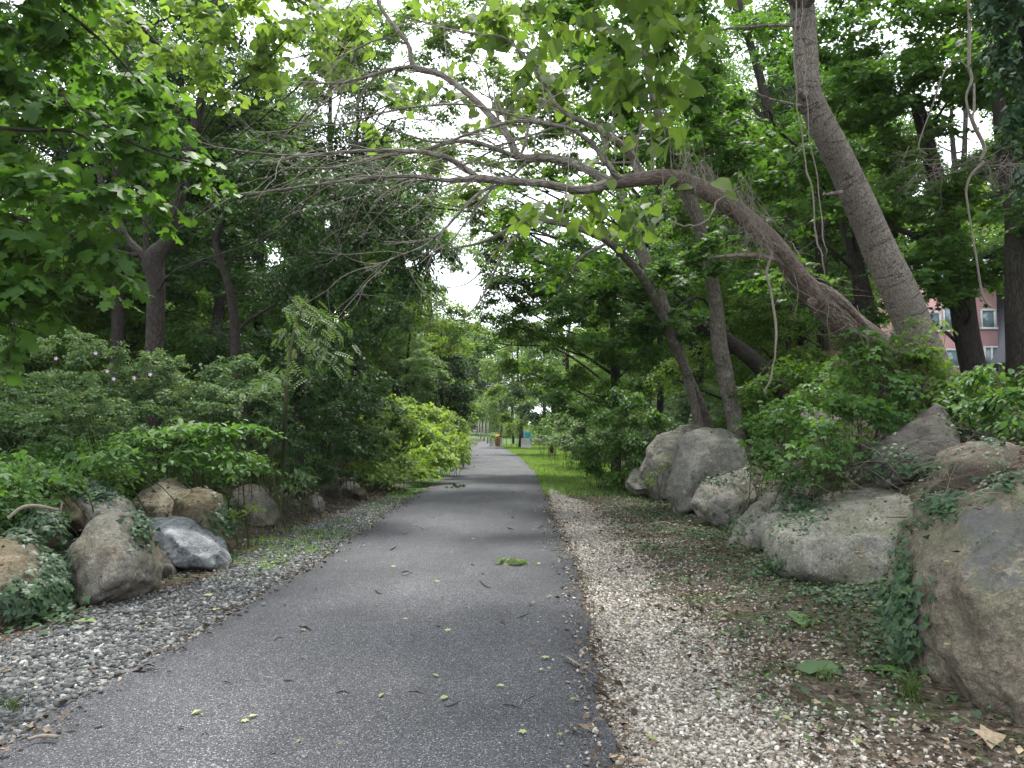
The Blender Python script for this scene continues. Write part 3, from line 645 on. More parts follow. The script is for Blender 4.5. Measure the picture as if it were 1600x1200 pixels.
# ------------------------------------------------------------------ gravel, litter, ivy, grass (stuff)
ico = bmesh.new(); bmesh.ops.create_cube(ico, size=1.5); bmesh.ops.triangulate(ico, faces=ico.faces)
IV = np.array([v.co[:] for v in ico.verts]); IF = np.array([[v.index for v in f.verts] for f in ico.faces]); ico.free()
def stones(name, n, sampler, smin, smax, mat, seed, flatz=.55):
    rng = np.random.default_rng(seed); x, y, keep_sz = sampler(rng, n); n = len(x)
    s = rng.uniform(0, 1, n)**2.2*(smax-smin)+smin; s = s*keep_sz
    var = 1+.3*rng.normal(size=(14, len(IV), 3)).clip(-1.5, 1.5)
    A = (IV[None]*var)[rng.integers(0, 14, n)]
    sc = np.stack([rng.uniform(.7, 1.25, n), rng.uniform(.55, 1.0, n), rng.uniform(.6, 1.1, n)*flatz], 1)*s[:, None]
    A = A*sc[:, None, :]
    yaw = rng.uniform(0, 6.28, n); tl = rng.normal(size=n)*.45
    c, q = np.cos(tl), np.sin(tl); A = np.stack([A[..., 0]*c[:, None]-A[..., 2]*q[:, None], A[..., 1], A[..., 0]*q[:, None]+A[..., 2]*c[:, None]], -1)
    c, q = np.cos(yaw), np.sin(yaw); A = np.stack([A[..., 0]*c[:, None]-A[..., 1]*q[:, None], A[..., 0]*q[:, None]+A[..., 1]*c[:, None], A[..., 2]], -1)
    z = np.where(np.abs(x-path_x(y)) < 1.47, .03, H(x, y))+s*rng.uniform(-.1, .45, n)
    V = A+np.stack([x, y, z], 1)[:, None, :]
    F = (IF[None]+(np.arange(n)*len(IV))[:, None, None]).reshape(-1, 3)
    me = mesh_np(name, V.reshape(-1, 3), [F], np.repeat(rng.uniform(0, 1, n), len(IV)))
    return tag(link(name, me, mat), kind='stuff')
def samp_left(rng, n):
    y = 2.6+(rng.uniform(0, 1, n)**1.35)*15; dx = rng.uniform(-3.5, -1.47, n); dx = np.where(rng.uniform(0, 1, n) < .004, -1.47+rng.exponential(.09, n), dx); x = path_x(y)+dx
    g = masks(x, y)[0]; k = rng.uniform(0, 1, n) < g*1.1+.03+.6*(dx > -1.47); k &= ~((dx > -1.6) & (rng.uniform(0, 1, n) < .5)); return x[k], y[k], np.ones(k.sum())
def samp_right(rng, n):
    y = 2.6+(rng.uniform(0, 1, n)**1.5)*14; dx = rng.uniform(1.47, 3.6, n); dx = np.where(rng.uniform(0, 1, n) < .004, 1.47-rng.exponential(.08, n), dx); x = path_x(y)+dx
    g = masks(x, y)[1]; k = rng.uniform(0, 1, n) < g+(.16+.1*ss(8, 3, y))*(fbm2(x, y, 3, 8) > -.3)*ss(3.6, 2.8, dx)+.6*(dx < 1.47); return x[k], y[k], np.ones(k.sum())
stones('gravel', 70000, samp_left, .01, .03, M['stone_grey'], 1)
stones('gravel', 130000, samp_right, .007, .018, M['stone_pale'], 2)

def scatter_flat(name, n, sampler, proto, smin, smax, mat, seed, lift=.012, tilt=.35, ondrop=False, beta=2.0):
    rng = np.random.default_rng(seed); x, y = sampler(rng, n); n = len(x)
    if ondrop:
        keep = []; pz = []; pn = []
        for k in range(n):
            h = drop(x[k], y[k])
            if h is None or (h[2] and rng.uniform() < .88): continue
            keep.append(k); pz.append(h[0].z); pn.append(h[1][:])
        x, y = x[keep], y[keep]; z = np.array(pz); z = np.where(np.abs(x-path_x(y)) < 1.47, .03, z); nn = np.array(pn); n = len(x)
        nn[nn[:, 2] < 0] *= -1
    else: z = H(x, y); nn = np.tile([0, 0, 1.], (n, 1))
    sz = smin+(smax-smin)*rng.uniform(0, 1, n)**beta
    a = rng.uniform(0, 6.28, n); d = np.stack([np.cos(a), np.sin(a), rng.normal(size=n)*tilt*.5], 1)
    nr = nn+rng.normal(size=(n, 3))*tilt
    acc = Acc(); place_leaves(acc, proto, np.stack([x, y, z+lift*rng.uniform(.3, 1.6, n)], 1)+nn*lift*.5, d, nr, sz, rng.uniform(0, 1, n))
    return tag(acc.build(name, mat), kind='stuff')
def samp_litter(rng, n):
    y = 2.7+(rng.uniform(0, 1, n)**1.4)*17; x = rng.uniform(-6.5, 7, n); dx = x-path_x(y)
    gl, gr, gs = masks(x, y); soil = np.clip(1-gl-gr-gs, 0, 1)
    w = soil*.9+.13*gr+.12*gl+.9*np.exp(-((dx-1.52)/.1)**2)+.8*np.exp(-((dx+1.55)/.1)**2)+.7*gr*np.exp(-((dx-np.interp(y,[3,8,14],[2.7,2.3,2.5]))/.3)**2)
    w = np.where(np.abs(dx) < 1.46, .75*np.exp(-(1.46-np.abs(dx))/.06)+.006, w); w = w*(.45+.55*(fbm2(x, y, 3, 6) > -.1)); k = rng.uniform(0, 1, n) < w; return x[k], y[k]
scatter_flat('leaf_litter', 120000, samp_litter, 'simple', .015, .075, M['litter'], 3, .014, .6, ondrop=True, beta=2.5)
def samp_weeds(rng, n):
    y = 3.2+(rng.uniform(0, 1, n)**1.2)*15; x = rng.uniform(-4.5, 4.5, n); dx = x-path_x(y)
    gl, gr, gs = masks(x, y); f = fbm2(x, y, 2.6, 9)
    right = ss(2.1, 2.8, dx+.35*f)*ss(.0, .45, f+.3)*ss(3.2, 6, y); left = .35*ss(-2.7, -3.0, dx)*(f > .2)
    k = rng.uniform(0, 1, n) < (right*.8+left)*(1-gs)*(H(x, y) < .6); return x[k], y[k]
scatter_flat('weeds', 60000, samp_weeds, 'ivy', .02, .055, M['leaf_ivy'], 4, .035, .5, ondrop=True)
scatter_flat('weeds', 26000, samp_weeds, 'oval', .015, .045, M['leaf_plant'], 14, .05, .6, ondrop=True)
def ivy_patches(name, patches, n, mat, seed, s0=.035, s1=.08):
    """patches: picture regions where ivy clings to whatever ground or rock is there"""
    rng = np.random.default_rng(seed); acc = Acc(); ps = []; ns = []
    tot = sum(w for *_, w in patches)
    for (x0, y0, x1, y1, w) in patches:
        for _ in range(int(n*w/tot)):
            a, b = rng.normal(size=2)*.5
            h = picture_ray((x0+x1)/2+a*(x1-x0)/2*1.1, (y0+y1)/2+b*(y1-y0)/2*1.1)
            if h[0] is None or h[3] > 16: continue
            # wander from the hit so the cover also continues behind and beside what the lens sees
            q = Vector(h[0])+Vector((rng.normal()*.05, abs(rng.normal())*.12, 0)); g = drop(q.x, q.y)
            if g is not None and abs(g[0].z-h[0].z) < .12 and rng.uniform() < .6: ps.append(g[0][:]); ns.append(g[1][:])
            else: ps.append(h[0][:]); ns.append(h[1][:])
    ps = np.array(ps); ns = np.array(ns); k = len(ps)
    ns[ns[:, 2] < -.3] *= -1
    nn = norm(ns+np.array([0, -.25, .35])); d = rng.normal(size=(k, 3)); d[:, 2] -= .4
    d = d-nn*np.sum(d*nn, 1)[:, None]
    place_leaves(acc, 'ivy', ps+nn*rng.uniform(.01, .07, (k, 1)), d, nn+rng.normal(size=(k, 3))*.35, rng.uniform(s0, s1, k), rng.uniform(0, 1, k))
    return tag(acc.build(name, mat), kind='stuff')
ivy_patches('ivy', [(0,800,90,850,2),(60,850,105,960,3),(118,752,185,785,2),(0,760,80,830,3),(0,920,110,980,3),(200,800,230,850,1),(330,790,380,840,1.5),(420,740,480,800,1)], 3600, M['leaf_ivy'], 5)
ivy_patches('ivy', [(1404,860,1428,1020,2.5),(1240,915,1420,950,3),(1170,870,1230,910,1),(1220,760,1290,830,3),(1400,725,1480,745,1),(1450,770,1500,810,2),(1370,920,1440,1060,3),
    (1060,800,1180,850,2),(1000,780,1060,810,1),(1100,745,1160,765,.8),(1280,690,1420,760,3),(1500,640,1600,700,3),(1170,720,1290,770,2),(1540,740,1600,770,1)], 4600, M['leaf_ivy'], 6, .03, .065)

def blades(name, sampler, n, h0, h1, mat, seed):
    rng = np.random.default_rng(seed); x, y = sampler(rng, n); n = len(x); z = H(x, y)
    h = rng.uniform(h0, h1, n); a = rng.uniform(0, 6.28, n); w = h*.06+.0025
    ln = rng.normal(size=(n, 2))*.35*h[:, None]
    c, s = np.cos(a)*w, np.sin(a)*w; b = np.stack([x, y, z-.01], 1)
    V = np.stack([b+np.stack([c, s, 0*c], 1), b-np.stack([c, s, 0*c], 1),
                  b+np.stack([ln[:, 0]*.4-c*.7, ln[:, 1]*.4-s*.7, h*.6], 1), b+np.stack([ln[:, 0]*.4+c*.7, ln[:, 1]*.4+s*.7, h*.6], 1), b+np.stack([ln[:, 0], ln[:, 1], h*.95], 1)], 1)
    o = (np.arange(n)*5)[:, None]
    me = mesh_np(name, V.reshape(-1, 3), [np.array([0, 1, 2, 3])+o, np.array([3, 2, 4])+o], np.repeat(rng.uniform(0, 1, n), 5))
    return tag(link(name, me, mat), kind='stuff')
def samp_grass_near(rng, n):
    y = rng.uniform(6.5, 19, n); x = rng.uniform(-4.2, 4, n); gs = masks(x, y)[2]; f = fbm2(x, y, 4, 2)
    k = rng.uniform(0, 1, n) < gs*(f > -.3)*(np.abs(x-path_x(y)) > 1.5); return x[k], y[k]
def samp_grass_far(rng, n):
    y = 18+rng.uniform(0, 1, n)**1.3*55; x = path_x(y)+rng.uniform(1.45, 7.5, n); gs = masks(x, y)[2]
    k = rng.uniform(0, 1, n) < gs*.95; return x[k], y[k]
blades('grass', samp_grass_near, 26000, .03, .09, M['grass'], 7)
blades('grass', samp_grass_far, 130000, .05, .14, M['grass'], 8)
# ------------------------------------------------------------------ trees
def B(px, py, d, rx, ry=None, rd=None):
    ry = ry or rx; c = P(px, py, d)
    return (c, (W2(rx, d), (rd if rd else W2(rx, d)*.9), W2(ry, d)))
def pix(pts): return [P(*p[:3]) for p in pts]
WF = 1.0
def pxtube(acc, pts, sides=8, sub=4, rough=0.0, seed=0):
    """pts: (px, py, depth, width in photo pixels)"""
    p = [P(a, b, d) for a, b, d, w in pts]; r = [W2(w, d)/2*WF for a, b, d, w in pts]
    return tube(acc, p, r, sides, sub, rough, seed=seed)
def grow_limbs(acc, trunk_pts, trunk_r, blobs, rng, r0=.035, twigs=5, zmin=-9):
    tp = np.array(trunk_pts)
    for c, r in blobs:
        c = np.array(c); below = tp[:, 2] < c[2]+.2
        dist = np.linalg.norm(tp-c, axis=1)+np.where(below, 0, 3)+np.where(tp[:, 2] < zmin, 9, 0)+np.abs(tp[:, 2]-(c[2]-.8*np.linalg.norm((tp-c)[:, :2], axis=1)*.6))*.6
        k = int(np.argmin(dist)); a = tp[k]; L = np.linalg.norm(c-a)
        if L < .15: continue
        mid = a*.5+c*.5+rng.normal(size=3)*L*.09+np.array([0, 0, .1*L]); rr = min(r0*(.6+.25*L), trunk_r[k]*.6, .07)
        tube(acc, [a, a*.75+mid*.25+rng.normal(size=3)*L*.03, mid, c*.8+mid*.2+rng.normal(size=3)*L*.04, c], np.linspace(rr, rr*.3, 5), 6, 3)
        for _ in range(twigs):
            e = c+norm(rng.normal(size=3))*np.array(r)*.9; s = c*.6+mid*.4
            tube(acc, [s, (s+e)/2+rng.normal(size=3)*.08*np.linalg.norm(e-s), e], [rr*.3, rr*.2, .004], 4, 2, cap=False)
def tree(name, label, cat, trunk, blobs, bark, leaf, proto, size, seed, cover=2.2, k=8, sides=14, rough=.06, group=None, extra=None, limb_r=.035, ground=True,
         droop=.35, tilt=.45, twigs=5, hollow=.35, base=None, forks=(), leaf_twigs=False, wf=.7, zmin=-9):
    global WF
    WF = wf
    """trunk: list of (px,py,depth,width px); blobs from B(); forks: more limbs drawn the same way"""
    rng = np.random.default_rng(seed)
    t = [(*P(a, b, d), W2(w, d)/2*wf) for a, b, d, w in trunk]
    if ground:   # carry the trunk down into the soil with a root flare
        x, y, z, r = t[0]; gz = Hf(x, y)
        if z > gz+.05: t = [(x+(x-t[1][0])*.15, y, gz-.1, r*1.35), (x+(x-t[1][0])*.05, y, gz+.25 if z > gz+.5 else (gz+z)/2, r*1.1)]+t
    t = np.array(t); root = empty(name, base or (t[0][0], t[0][1], Hf(t[0][0], t[0][1])))
    tag(root, label, cat, group)
    a = Acc(); p, r = tube(a, t[:, :3], t[:, 3], sides, 5, rough, seed=seed); a.build('trunk', bark, root, True)
    for i_, f in enumerate(forks):
        a = Acc(); q, qr = pxtube(a, f, 10, 5, .05, seed+i_); a.build('limb', bark, root, True); p = np.vstack([p, q]); r = np.concatenate([r, qr])
    a = Acc(); grow_limbs(a, p, r, blobs, rng, limb_r, twigs, zmin); WF = 1.0
    if extra: extra(a, p, r, rng)
    lt = a if leaf_twigs else None
    f = Acc(); foliage(f, blobs, proto, size, cover, k, droop, tilt, rng, hollow=hollow, twigs=lt)
    if a.n: a.build('branches', bark, root)
    if f.n: f.build('crown', leaf, root)
    return root

# ---- the leaning catalpa that arches over the path
rng = np.random.default_rng(10)
cat_t = [(1455,640,11.0,62),(1395,570,10.7,54),(1345,524,10.3,48),(1292,480,9.9,43),(1250,435,9.5,34),(1200,372,9.1,31),(1135,318,8.7,29),(1085,290,8.3,27),(1040,277,8.0,24),(990,281,7.9,22),(948,287,7.85,20)]
WF = .62
limbs = [
 [(950,286,7.85,26),(910,297,7.75,22),(850,287,7.65,20),(795,283,7.6,19),(745,279,7.5,19),(700,282,7.4,12),(640,275,7.3,10),(560,280,7.2,8),(470,292,7.1,6),(380,305,7.0,4)],
 [(752,282,7.5,17),(730,265,7.5,14),(700,247,7.4,13),(660,238,7.3,12),(610,235,7.2,10),(540,237,7.1,8),(460,243,7.0,6),(370,236,6.9,4)],
 [(960,288,7.85,24),(930,272,7.9,22),(895,255,8.0,21),(855,246,8.1,22),(812,246,8.2,23),(795,215,8.3,18),(770,185,8.4,17),(735,150,8.5,16),(690,117,8.6,15),(648,104,8.7,16),(638,70,8.8,12),(615,40,8.9,11),(592,5,9.0,10),(585,-40,9.1,8)],
 [(815,248,8.2,15),(780,235,8.1,12),(742,222,8.0,11),(705,222,7.9,10),(655,236,7.8,9),(600,244,7.7,7),(520,262,7.6,5),(440,262,7.5,3)],
 [(650,104,8.7,11),(618,107,8.7,9),(580,118,8.7,8),(530,130,8.7,6),(470,128,8.7,4)],
 [(965,278,7.8,16),(945,250,7.7,14),(925,225,7.7,12),(895,203,7.6,11),(850,193,7.6,10),(800,190,7.5,9),(745,205,7.5,8),(690,222,7.4,6),(640,212,7.4,5),(590,190,7.3,4),(545,160,7.3,3)],
 [(955,215,8.3,22),(930,198,8.4,16),(900,186,8.4,13),(870,165,8.5,10),(855,140,8.6,9),(830,100,8.7,8),(790,60,8.8,7),(755,55,8.8,7),(700,45,8.9,5),(620,22,9,3)],
 [(1000,275,8.0,24),(985,240,8.1,22),(955,215,8.3,20)],
 [(770,290,7.5,9),(745,305,7.4,9),(715,335,7.3,8),(690,362,7.2,6),(655,378,7.1,4),(600,378,7.0,3)],
 [(690,362,7.2,4),(660,385,7.2,4),(610,405,7.1,3),(560,430,7.0,2)],
 [(820,255,8.1,8),(800,275,7.9,7),(775,290,7.7,6),(740,330,7.6,4),(735,380,7.5,2)],
 [(870,195,7.6,7),(820,185,7.7,6),(770,172,7.8,6),(720,163,7.9,6),(650,167,8.0,6),(590,178,8.1,5),(530,195,8.2,4),(450,190,8.3,3)],
 [(900,186,8.4,8),(850,205,8.3,6),(790,225,8.2,5),(720,260,8.1,4),(650,275,8.0,3),(570,300,7.9,2)],
 [(640,70,8.8,6),(600,60,8.7,5),(560,75,8.6,4),(520,95,8.5,3)],
]
cat = empty('leaning_tree', tuple(P(1455, 660, 11).xy)+(Hf(*P(1455, 660, 11).xy),))
tag(cat, 'leaning tree whose reddish trunk bends out over the path with bare arching limbs', 'tree')
a = Acc(); q0 = P(*cat_t[0][:3]); gz = Hf(q0.x, q0.y)
tp = [Vector((q0.x+.25, q0.y+.15, gz-.15))]+pix(cat_t); tr = [W2(68, 11)/2]+[W2(w, d)/2 for _, _, d, w in cat_t]
tube(a, tp, tr, 22, 8, .07, seed=3); a.build('trunk', M['bark_red'], cat, True)
# split, hollowed upper side of the trunk and the knot beside it
a = Acc(); pxtube(a, [(1262,440,9.5,14),(1288,452,9.6,26),(1318,476,9.8,26),(1342,500,9.95,20),(1372,528,10.2,8)], 8, 5, .22, 1)
pxtube(a, [(1285,468,9.6,9),(1325,492,9.85,9),(1356,524,10.1,6)], 6, 5, .2, 4); a.build('torn_bark', M['bark_red'], cat, True)
a = Acc(); c = P(1268, 472, 9.5)
for r_, o_ in ((.055, 0), (.04, -.02), (.022, -.03)):
    an = np.linspace(0, 2*math.pi, 13); tube(a, [(c.x+math.cos(t)*r_, c.y+o_-.02, c.z+math.sin(t)*r_*.85) for t in an], [.014]*13, 6, 1, cap=False)
a.build('knot', M['bark_red'], cat, True)
tw = Acc(); lp = []
for i_, L_ in enumerate(limbs):
    a = Acc(); p, r = pxtube(a, L_, 10, 5, .05, i_); a.build('limb', M['bark_grey'], cat, True); lp.append((p, r))
    n_ = len(p); w0 = 2 if i_ == 7 else (6 if i_ in (8, 9, 10) else 12)
    for _ in range(w0):
        j = int(rng.uniform(.25, 1)*(n_-1)); d = p[min(j+1, n_-1)]-p[max(j-1, 0)]
        d = norm(d)+rng.normal(size=3)*.55+np.array([0, 0, .12 if rng.uniform() < .4 else -.15])
        branchy(tw, p[j], d, rng.uniform(.5, 1.25), max(.0045, r[j]*.32), 2 if _ % 2 else 1, rng, .38, 4, -.03, 3, .7, .6, 6)
tw.build('twigs', M['twig'], cat)
# straight suckers and hanging stems
a = Acc()
for x0, y0, x1, y1, d in [(1018,272,1005,60,7.9),(1022,262,1015,130,7.9),(700,112,692,-20,7.0),(962,250,948,90,7.8),(905,255,880,110,7.9),(940,260,955,120,7.9),(975,270,965,150,7.85),(990,265,1000,120,7.8),(860,190,845,100,7.6),(1050,268,1040,170,8),(1035,320,1034,258,7.8),
                          (878,340,882,195,7.4),(835,240,845,150,8.0),(825,235,815,140,8.0),(1068,285,1060,180,8.1)]:
    a = Acc(); pxtube(a, [(x0, y0, d, 4), ((x0+x1)/2+rng.normal()*4, (y0+y1)/2, d+.05, 3), (x1, y1, d, 2)], 5, 4); a.build('shoot', M['twig'], cat)
WF = 1.0
f = Acc()
foliage(f, [B(1030,60,7.2,70,60),B(1000,150,7.4,60,60),B(950,90,7.6,60,50),B(1060,130,7.0,40,60),B(900,30,8.2,80,50),B(1070,30,6.8,60,50),B(960,215,8.0,40,30),B(1040,215,8.0,30,45),B(1080,-30,7,90,60),B(960,-40,7.5,110,60),
            B(860,110,8.8,70,50),B(800,150,9.0,50,40),B(780,40,9.0,70,40),B(700,130,9,50,35),B(890,320,8.2,60,25),B(960,330,8.4,60,30),B(840,330,8.6,50,22),B(820,20,9.2,80,40)],
        'heart', .19, 1.05, 5, .6, .55, rng, twigs=f if False else None, hollow=.2)
ps = np.array([P(1120,282,7.7), P(1078,290,7.75), P(1055,278,7.7), P(1135,300,7.8), P(955,282,7.6)]); 
place_leaves(f, 'heart', ps, np.array([[.5,-.6,-.5],[-1,-.3,-.2],[-1,.2,-.6],[.6,-.5,-.6],[.1,-.3,-1]]), np.array([[-.2,-.7,.7]]*5), np.array([.22,.16,.14,.15,.12]), np.array([.95,.8,.5,.9,.95]))
f.build('crown', M['leaf_catalpa'], cat)

# dry dead vine hanging in bundles on the leaning trunk
dv = Acc(); rng = np.random.default_rng(12)
for x, y, d in [(1150,290,8.2),(1165,300,8.2),(1180,335,8.25),(1085,255,8.0),(1105,262,8.05),(1070,235,8.0),(1190,350,8.3)]:
    for _ in range(16):
        branchy(dv, P(x+rng.normal()*9, y+rng.normal()*12, d-.12+rng.normal()*.1), np.array([rng.normal()*.4, rng.normal()*.4, -1]), rng.uniform(.25, .6), .004, 1, rng, .5, 3, -.05, 3, .9, .5, 5)
for _ in range(60):
    k = rng.uniform(0, 1); x = 1140+(1370-1140)*k; y = 330+(540-330)*k
    branchy(dv, P(x+rng.normal()*14, y+rng.normal()*10, 8.6+1.45*k+rng.normal()*.08), rng.normal(size=3)+np.array([.6, 0, -.6]), rng.uniform(.3, .7), .005, 1, rng, .5, 3, -.02, 2, .9, .6, 6)
o = dv.build('dead_vine', M['vine']); tag(o, 'dry brown vine tangled in bundles over the leaning trunk', 'vine')
a = Acc(); pxtube(a, [(1208,405,9.1,9),(1180,400,9.0,8),(1140,400,8.8,6),(1110,403,8.7,3)], 7, 4, .1)
# broken stub belongs to the leaning tree
a.build('stub', M['bark_red'], cat, True)
def vine(label, strands, cat_='vine', mat=None):
    a = Acc(); rr = np.random.default_rng(len(label))
    for i_, s in enumerate(strands):
        q = catmull(np.array(s, float), 3); q[1:-1, :2] += rr.normal(size=(len(q)-2, 2))*1.3; q[:, 3] *= rr.uniform(.36, .6, len(q)); q[-1, 3] *= .3
        pxtube(a, [tuple(v) for v in q], 6, 3, .15, i_)
        for k in rr.integers(1, len(q)-1, 5): branchy(a, P(*q[k][:3]), np.array([rr.normal(), 0, rr.normal()*.6-.3]), rr.uniform(.05, .25), .003, 0, rr, .6, 3, -.05, 1, .8, .5, 5)
    return tag(a.build('hanging_vine', mat or M['vine'], None, True), label, cat_)
vine('looping woody vine slung under the bend of the leaning trunk', [[(1145,305,7.8,5),(1120,315,7.7,7),(1108,340,7.7,7),(1085,352,7.7,6),(1062,352,7.75,5),(1052,335,7.8,4)]])
vine('twisted vine stem hanging from the leaning trunk to the bank shrub', [[(1205,395,8.3,7),(1200,430,8.3,8),(1208,480,8.3,8),(1212,540,8.3,7),(1205,585,8.3,6),(1195,620,8.4,5)]])

# ---- big leaning ash trunk
def scars(a, p, r, rng): pass
tree('ash_tree', 'thick grey-brown trunk leaning left behind the bent tree, topped out of the photo', 'tree',
     [(1470,610,11.4,88),(1440,540,11.2,84),(1405,455,11.0,80),(1370,380,10.8,74),(1335,300,10.5,70),(1302,230,10.2,66),(1275,175,10,62),(1264,140,9.9,56),(1260,80,9.9,54),(1252,0,9.9,56),(1240,-80,10,46),(1215,-200,10.2,36),(1200,-350,10.5,26)],
     [B(1200,-330,10,230,110),B(1050,-260,9,200,80),B(1400,-300,10,200,90),B(850,-300,8,220,80),B(1250,-450,11,300,120),(Vector((3.5,4,9.5)),(2.4,2.4,1.2)),(Vector((5.5,1,10)),(2.6,2.6,1.2)),(Vector((2,0.5,10)),(2.4,2.4,1.1)),(Vector((6.5,6,10)),(2.4,2.4,1.4)),(Vector((0.5,6.5,9.8)),(1.8,2.2,1)),(Vector((7,-2,10.5)),(2.4,2.4,1.2)),(Vector((3.6,-2.5,10.5)),(2.2,2.2,1.2))], M['bark_ash'], M['leaf_mid'], 'simple', .13, 21, cover=1.5, sides=28, rough=.03,  # unseen crown lobes over the camera, added to shade the near path
     forks=[[(1266,155,9.9,28),(1250,145,9.75,22),(1246,143,9.7,12)], [(1250,165,9.7,8),(1235,162,9.6,7),(1205,155,9.6,5),(1165,138,9.6,3)], [(1250,40,9.8,9),(1200,40,9.7,7),(1150,44,9.7,6),(1115,48,9.7,3)], [(1315,300,10.2,10),(1288,304,10.0,5)]], zmin=7.2, wf=.66)
vine('pair of thin pale vines hanging straight down in front of the leaning grey trunk',
     [[(1244,-10,9.0,4),(1242,90,8.9,4),(1246,170,8.85,4),(1256,230,8.8,5),(1266,290,8.8,5),(1276,370,8.8,5),(1284,400,8.8,4),(1290,440,8.8,3)],
      [(1252,-10,9.0,3),(1256,80,8.9,3),(1262,160,8.8,3),(1268,230,8.8,4),(1278,300,8.8,4),(1286,370,8.8,4),(1290,400,8.8,3)]])

# ---- slender straight trunk left of it and the other bent trees
tree('maple_tree', 'slender upright trunk with a round knot, between the boulders and the bent tree', 'tree',
     [(1150,665,15.8,34),(1136,600,15.6,32),(1124,540,15.4,33),(1118,470,15.1,29),(1108,420,14.8,27),(1092,350,14.4,27),(1072,300,14,26),(1050,240,13.4,22),(1032,190,12.2,18),(1012,110,12.2,14),(1000,20,12.3,10),(990,-60,12.4,7)],
     [B(1000,60,12.5,110,60),B(1080,150,12.8,90,60),B(940,150,12.4,70,50),B(1010,240,13,80,40),B(1130,230,13,80,60),B(1060,-20,12.5,120,50),B(1120,400,13.2,60,40),B(900,-10,12,90,50)], M['bark_grey'], M['leaf_maple'], 'maple7', .13, 22, sides=16, wf=.76)
a = Acc(); c = P(1128, 560, 15.25)
for r_, o_ in ((.11, 0), (.075, -.03), (.04, -.06)):
    an = np.linspace(0, 2*math.pi, 15); tube(a, [(c.x+math.cos(t)*r_, c.y+o_, c.z+math.sin(t)*r_*1.2) for t in an], [.022]*15, 6, 1, cap=False)
mt = [o for o in C.objects if o.name.startswith('maple_tree')][0]; a.build('knot', M['bark_grey'], mt, True)
tree('bent_tree', 'thin trunk behind the boulders bowing left into a low arch over the grass', 'tree',
     [(1106,665,17.8,20),(1086,610,17.2,20),(1056,545,16.4,20),(1034,490,15.7,20),(1008,440,15,19),(975,400,14.2,18),(935,368,13.2,17),(880,350,13,14),(830,344,12.8,12),(795,358,12.6,8),(755,378,12.4,7),(700,390,12.2,4)],
     [B(900,420,13.5,90,50),B(850,300,13.4,70,40),B(960,300,13.6,70,40),B(820,390,13,50,35),B(1000,360,14,50,40),B(780,330,13,50,30)], M['bark_grey'], M['leaf_mid'], 'maple7', .13, 23, sides=12, cover=1.0,
     forks=[[(835,345,12.8,8),(800,375,12.6,7),(775,420,12.5,6),(750,470,12.4,4),(718,505,12.3,2)], [(945,382,13.2,7),(910,400,13,6),(890,430,13,5),(870,455,13,3)], [(800,358,12.6,5),(770,400,12.5,4),(735,440,12.4,3),(700,450,12.3,2)], [(860,347,13,6),(880,330,13,4),(830,325,12.8,3)]])
tree('maple_tree', 'grey patchy trunk rising to the left just behind the low arch', 'tree',
     [(1092,668,17,20),(1065,560,17,21),(1035,470,17,23),(1010,410,17,25),(990,360,17,24),(975,315,17,20),(955,260,17,16),(930,160,17,12),(915,80,17,8)],
     [B(950,120,18,90,70),B(900,40,18,90,50),B(1010,210,18,80,60),B(860,170,17.5,60,60),B(930,250,18,60,50),B(1040,320,18,60,60),B(840,250,18,50,40)], M['bark_grey'], M['leaf_mid'], 'maple7', .15, 24, sides=12, cover=1.5)
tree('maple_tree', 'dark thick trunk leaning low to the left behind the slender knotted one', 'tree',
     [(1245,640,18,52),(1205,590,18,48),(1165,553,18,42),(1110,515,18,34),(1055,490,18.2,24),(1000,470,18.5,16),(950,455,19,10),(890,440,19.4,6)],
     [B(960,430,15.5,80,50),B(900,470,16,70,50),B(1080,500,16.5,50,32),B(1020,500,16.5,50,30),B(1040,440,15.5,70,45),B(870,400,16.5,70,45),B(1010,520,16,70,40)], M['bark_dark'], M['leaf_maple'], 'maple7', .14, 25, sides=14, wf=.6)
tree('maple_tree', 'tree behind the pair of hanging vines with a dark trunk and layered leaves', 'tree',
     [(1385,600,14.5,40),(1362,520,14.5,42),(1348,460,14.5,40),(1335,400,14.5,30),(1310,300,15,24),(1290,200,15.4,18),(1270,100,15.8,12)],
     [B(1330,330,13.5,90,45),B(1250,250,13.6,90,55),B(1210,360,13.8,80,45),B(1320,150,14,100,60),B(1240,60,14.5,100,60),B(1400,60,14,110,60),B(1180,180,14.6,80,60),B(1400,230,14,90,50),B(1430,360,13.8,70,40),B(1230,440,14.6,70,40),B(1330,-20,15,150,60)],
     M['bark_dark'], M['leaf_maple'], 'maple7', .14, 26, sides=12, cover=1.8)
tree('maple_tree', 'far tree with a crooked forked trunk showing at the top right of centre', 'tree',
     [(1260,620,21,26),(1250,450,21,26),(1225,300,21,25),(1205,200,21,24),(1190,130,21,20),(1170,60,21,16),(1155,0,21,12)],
     [B(1130,60,21,90,60),B(1200,20,21.5,80,50),B(1100,170,21,80,60),B(1180,280,21.5,80,50),B(1110,330,21,90,60),B(1150,430,21,90,60),B(1210,520,21,90,60)], M['bark_dark'], M['leaf_mid'], 'simple', .17, 27, sides=10, forks=[[(1207,205,21,12),(1180,170,21,10),(1150,140,21,6)]])
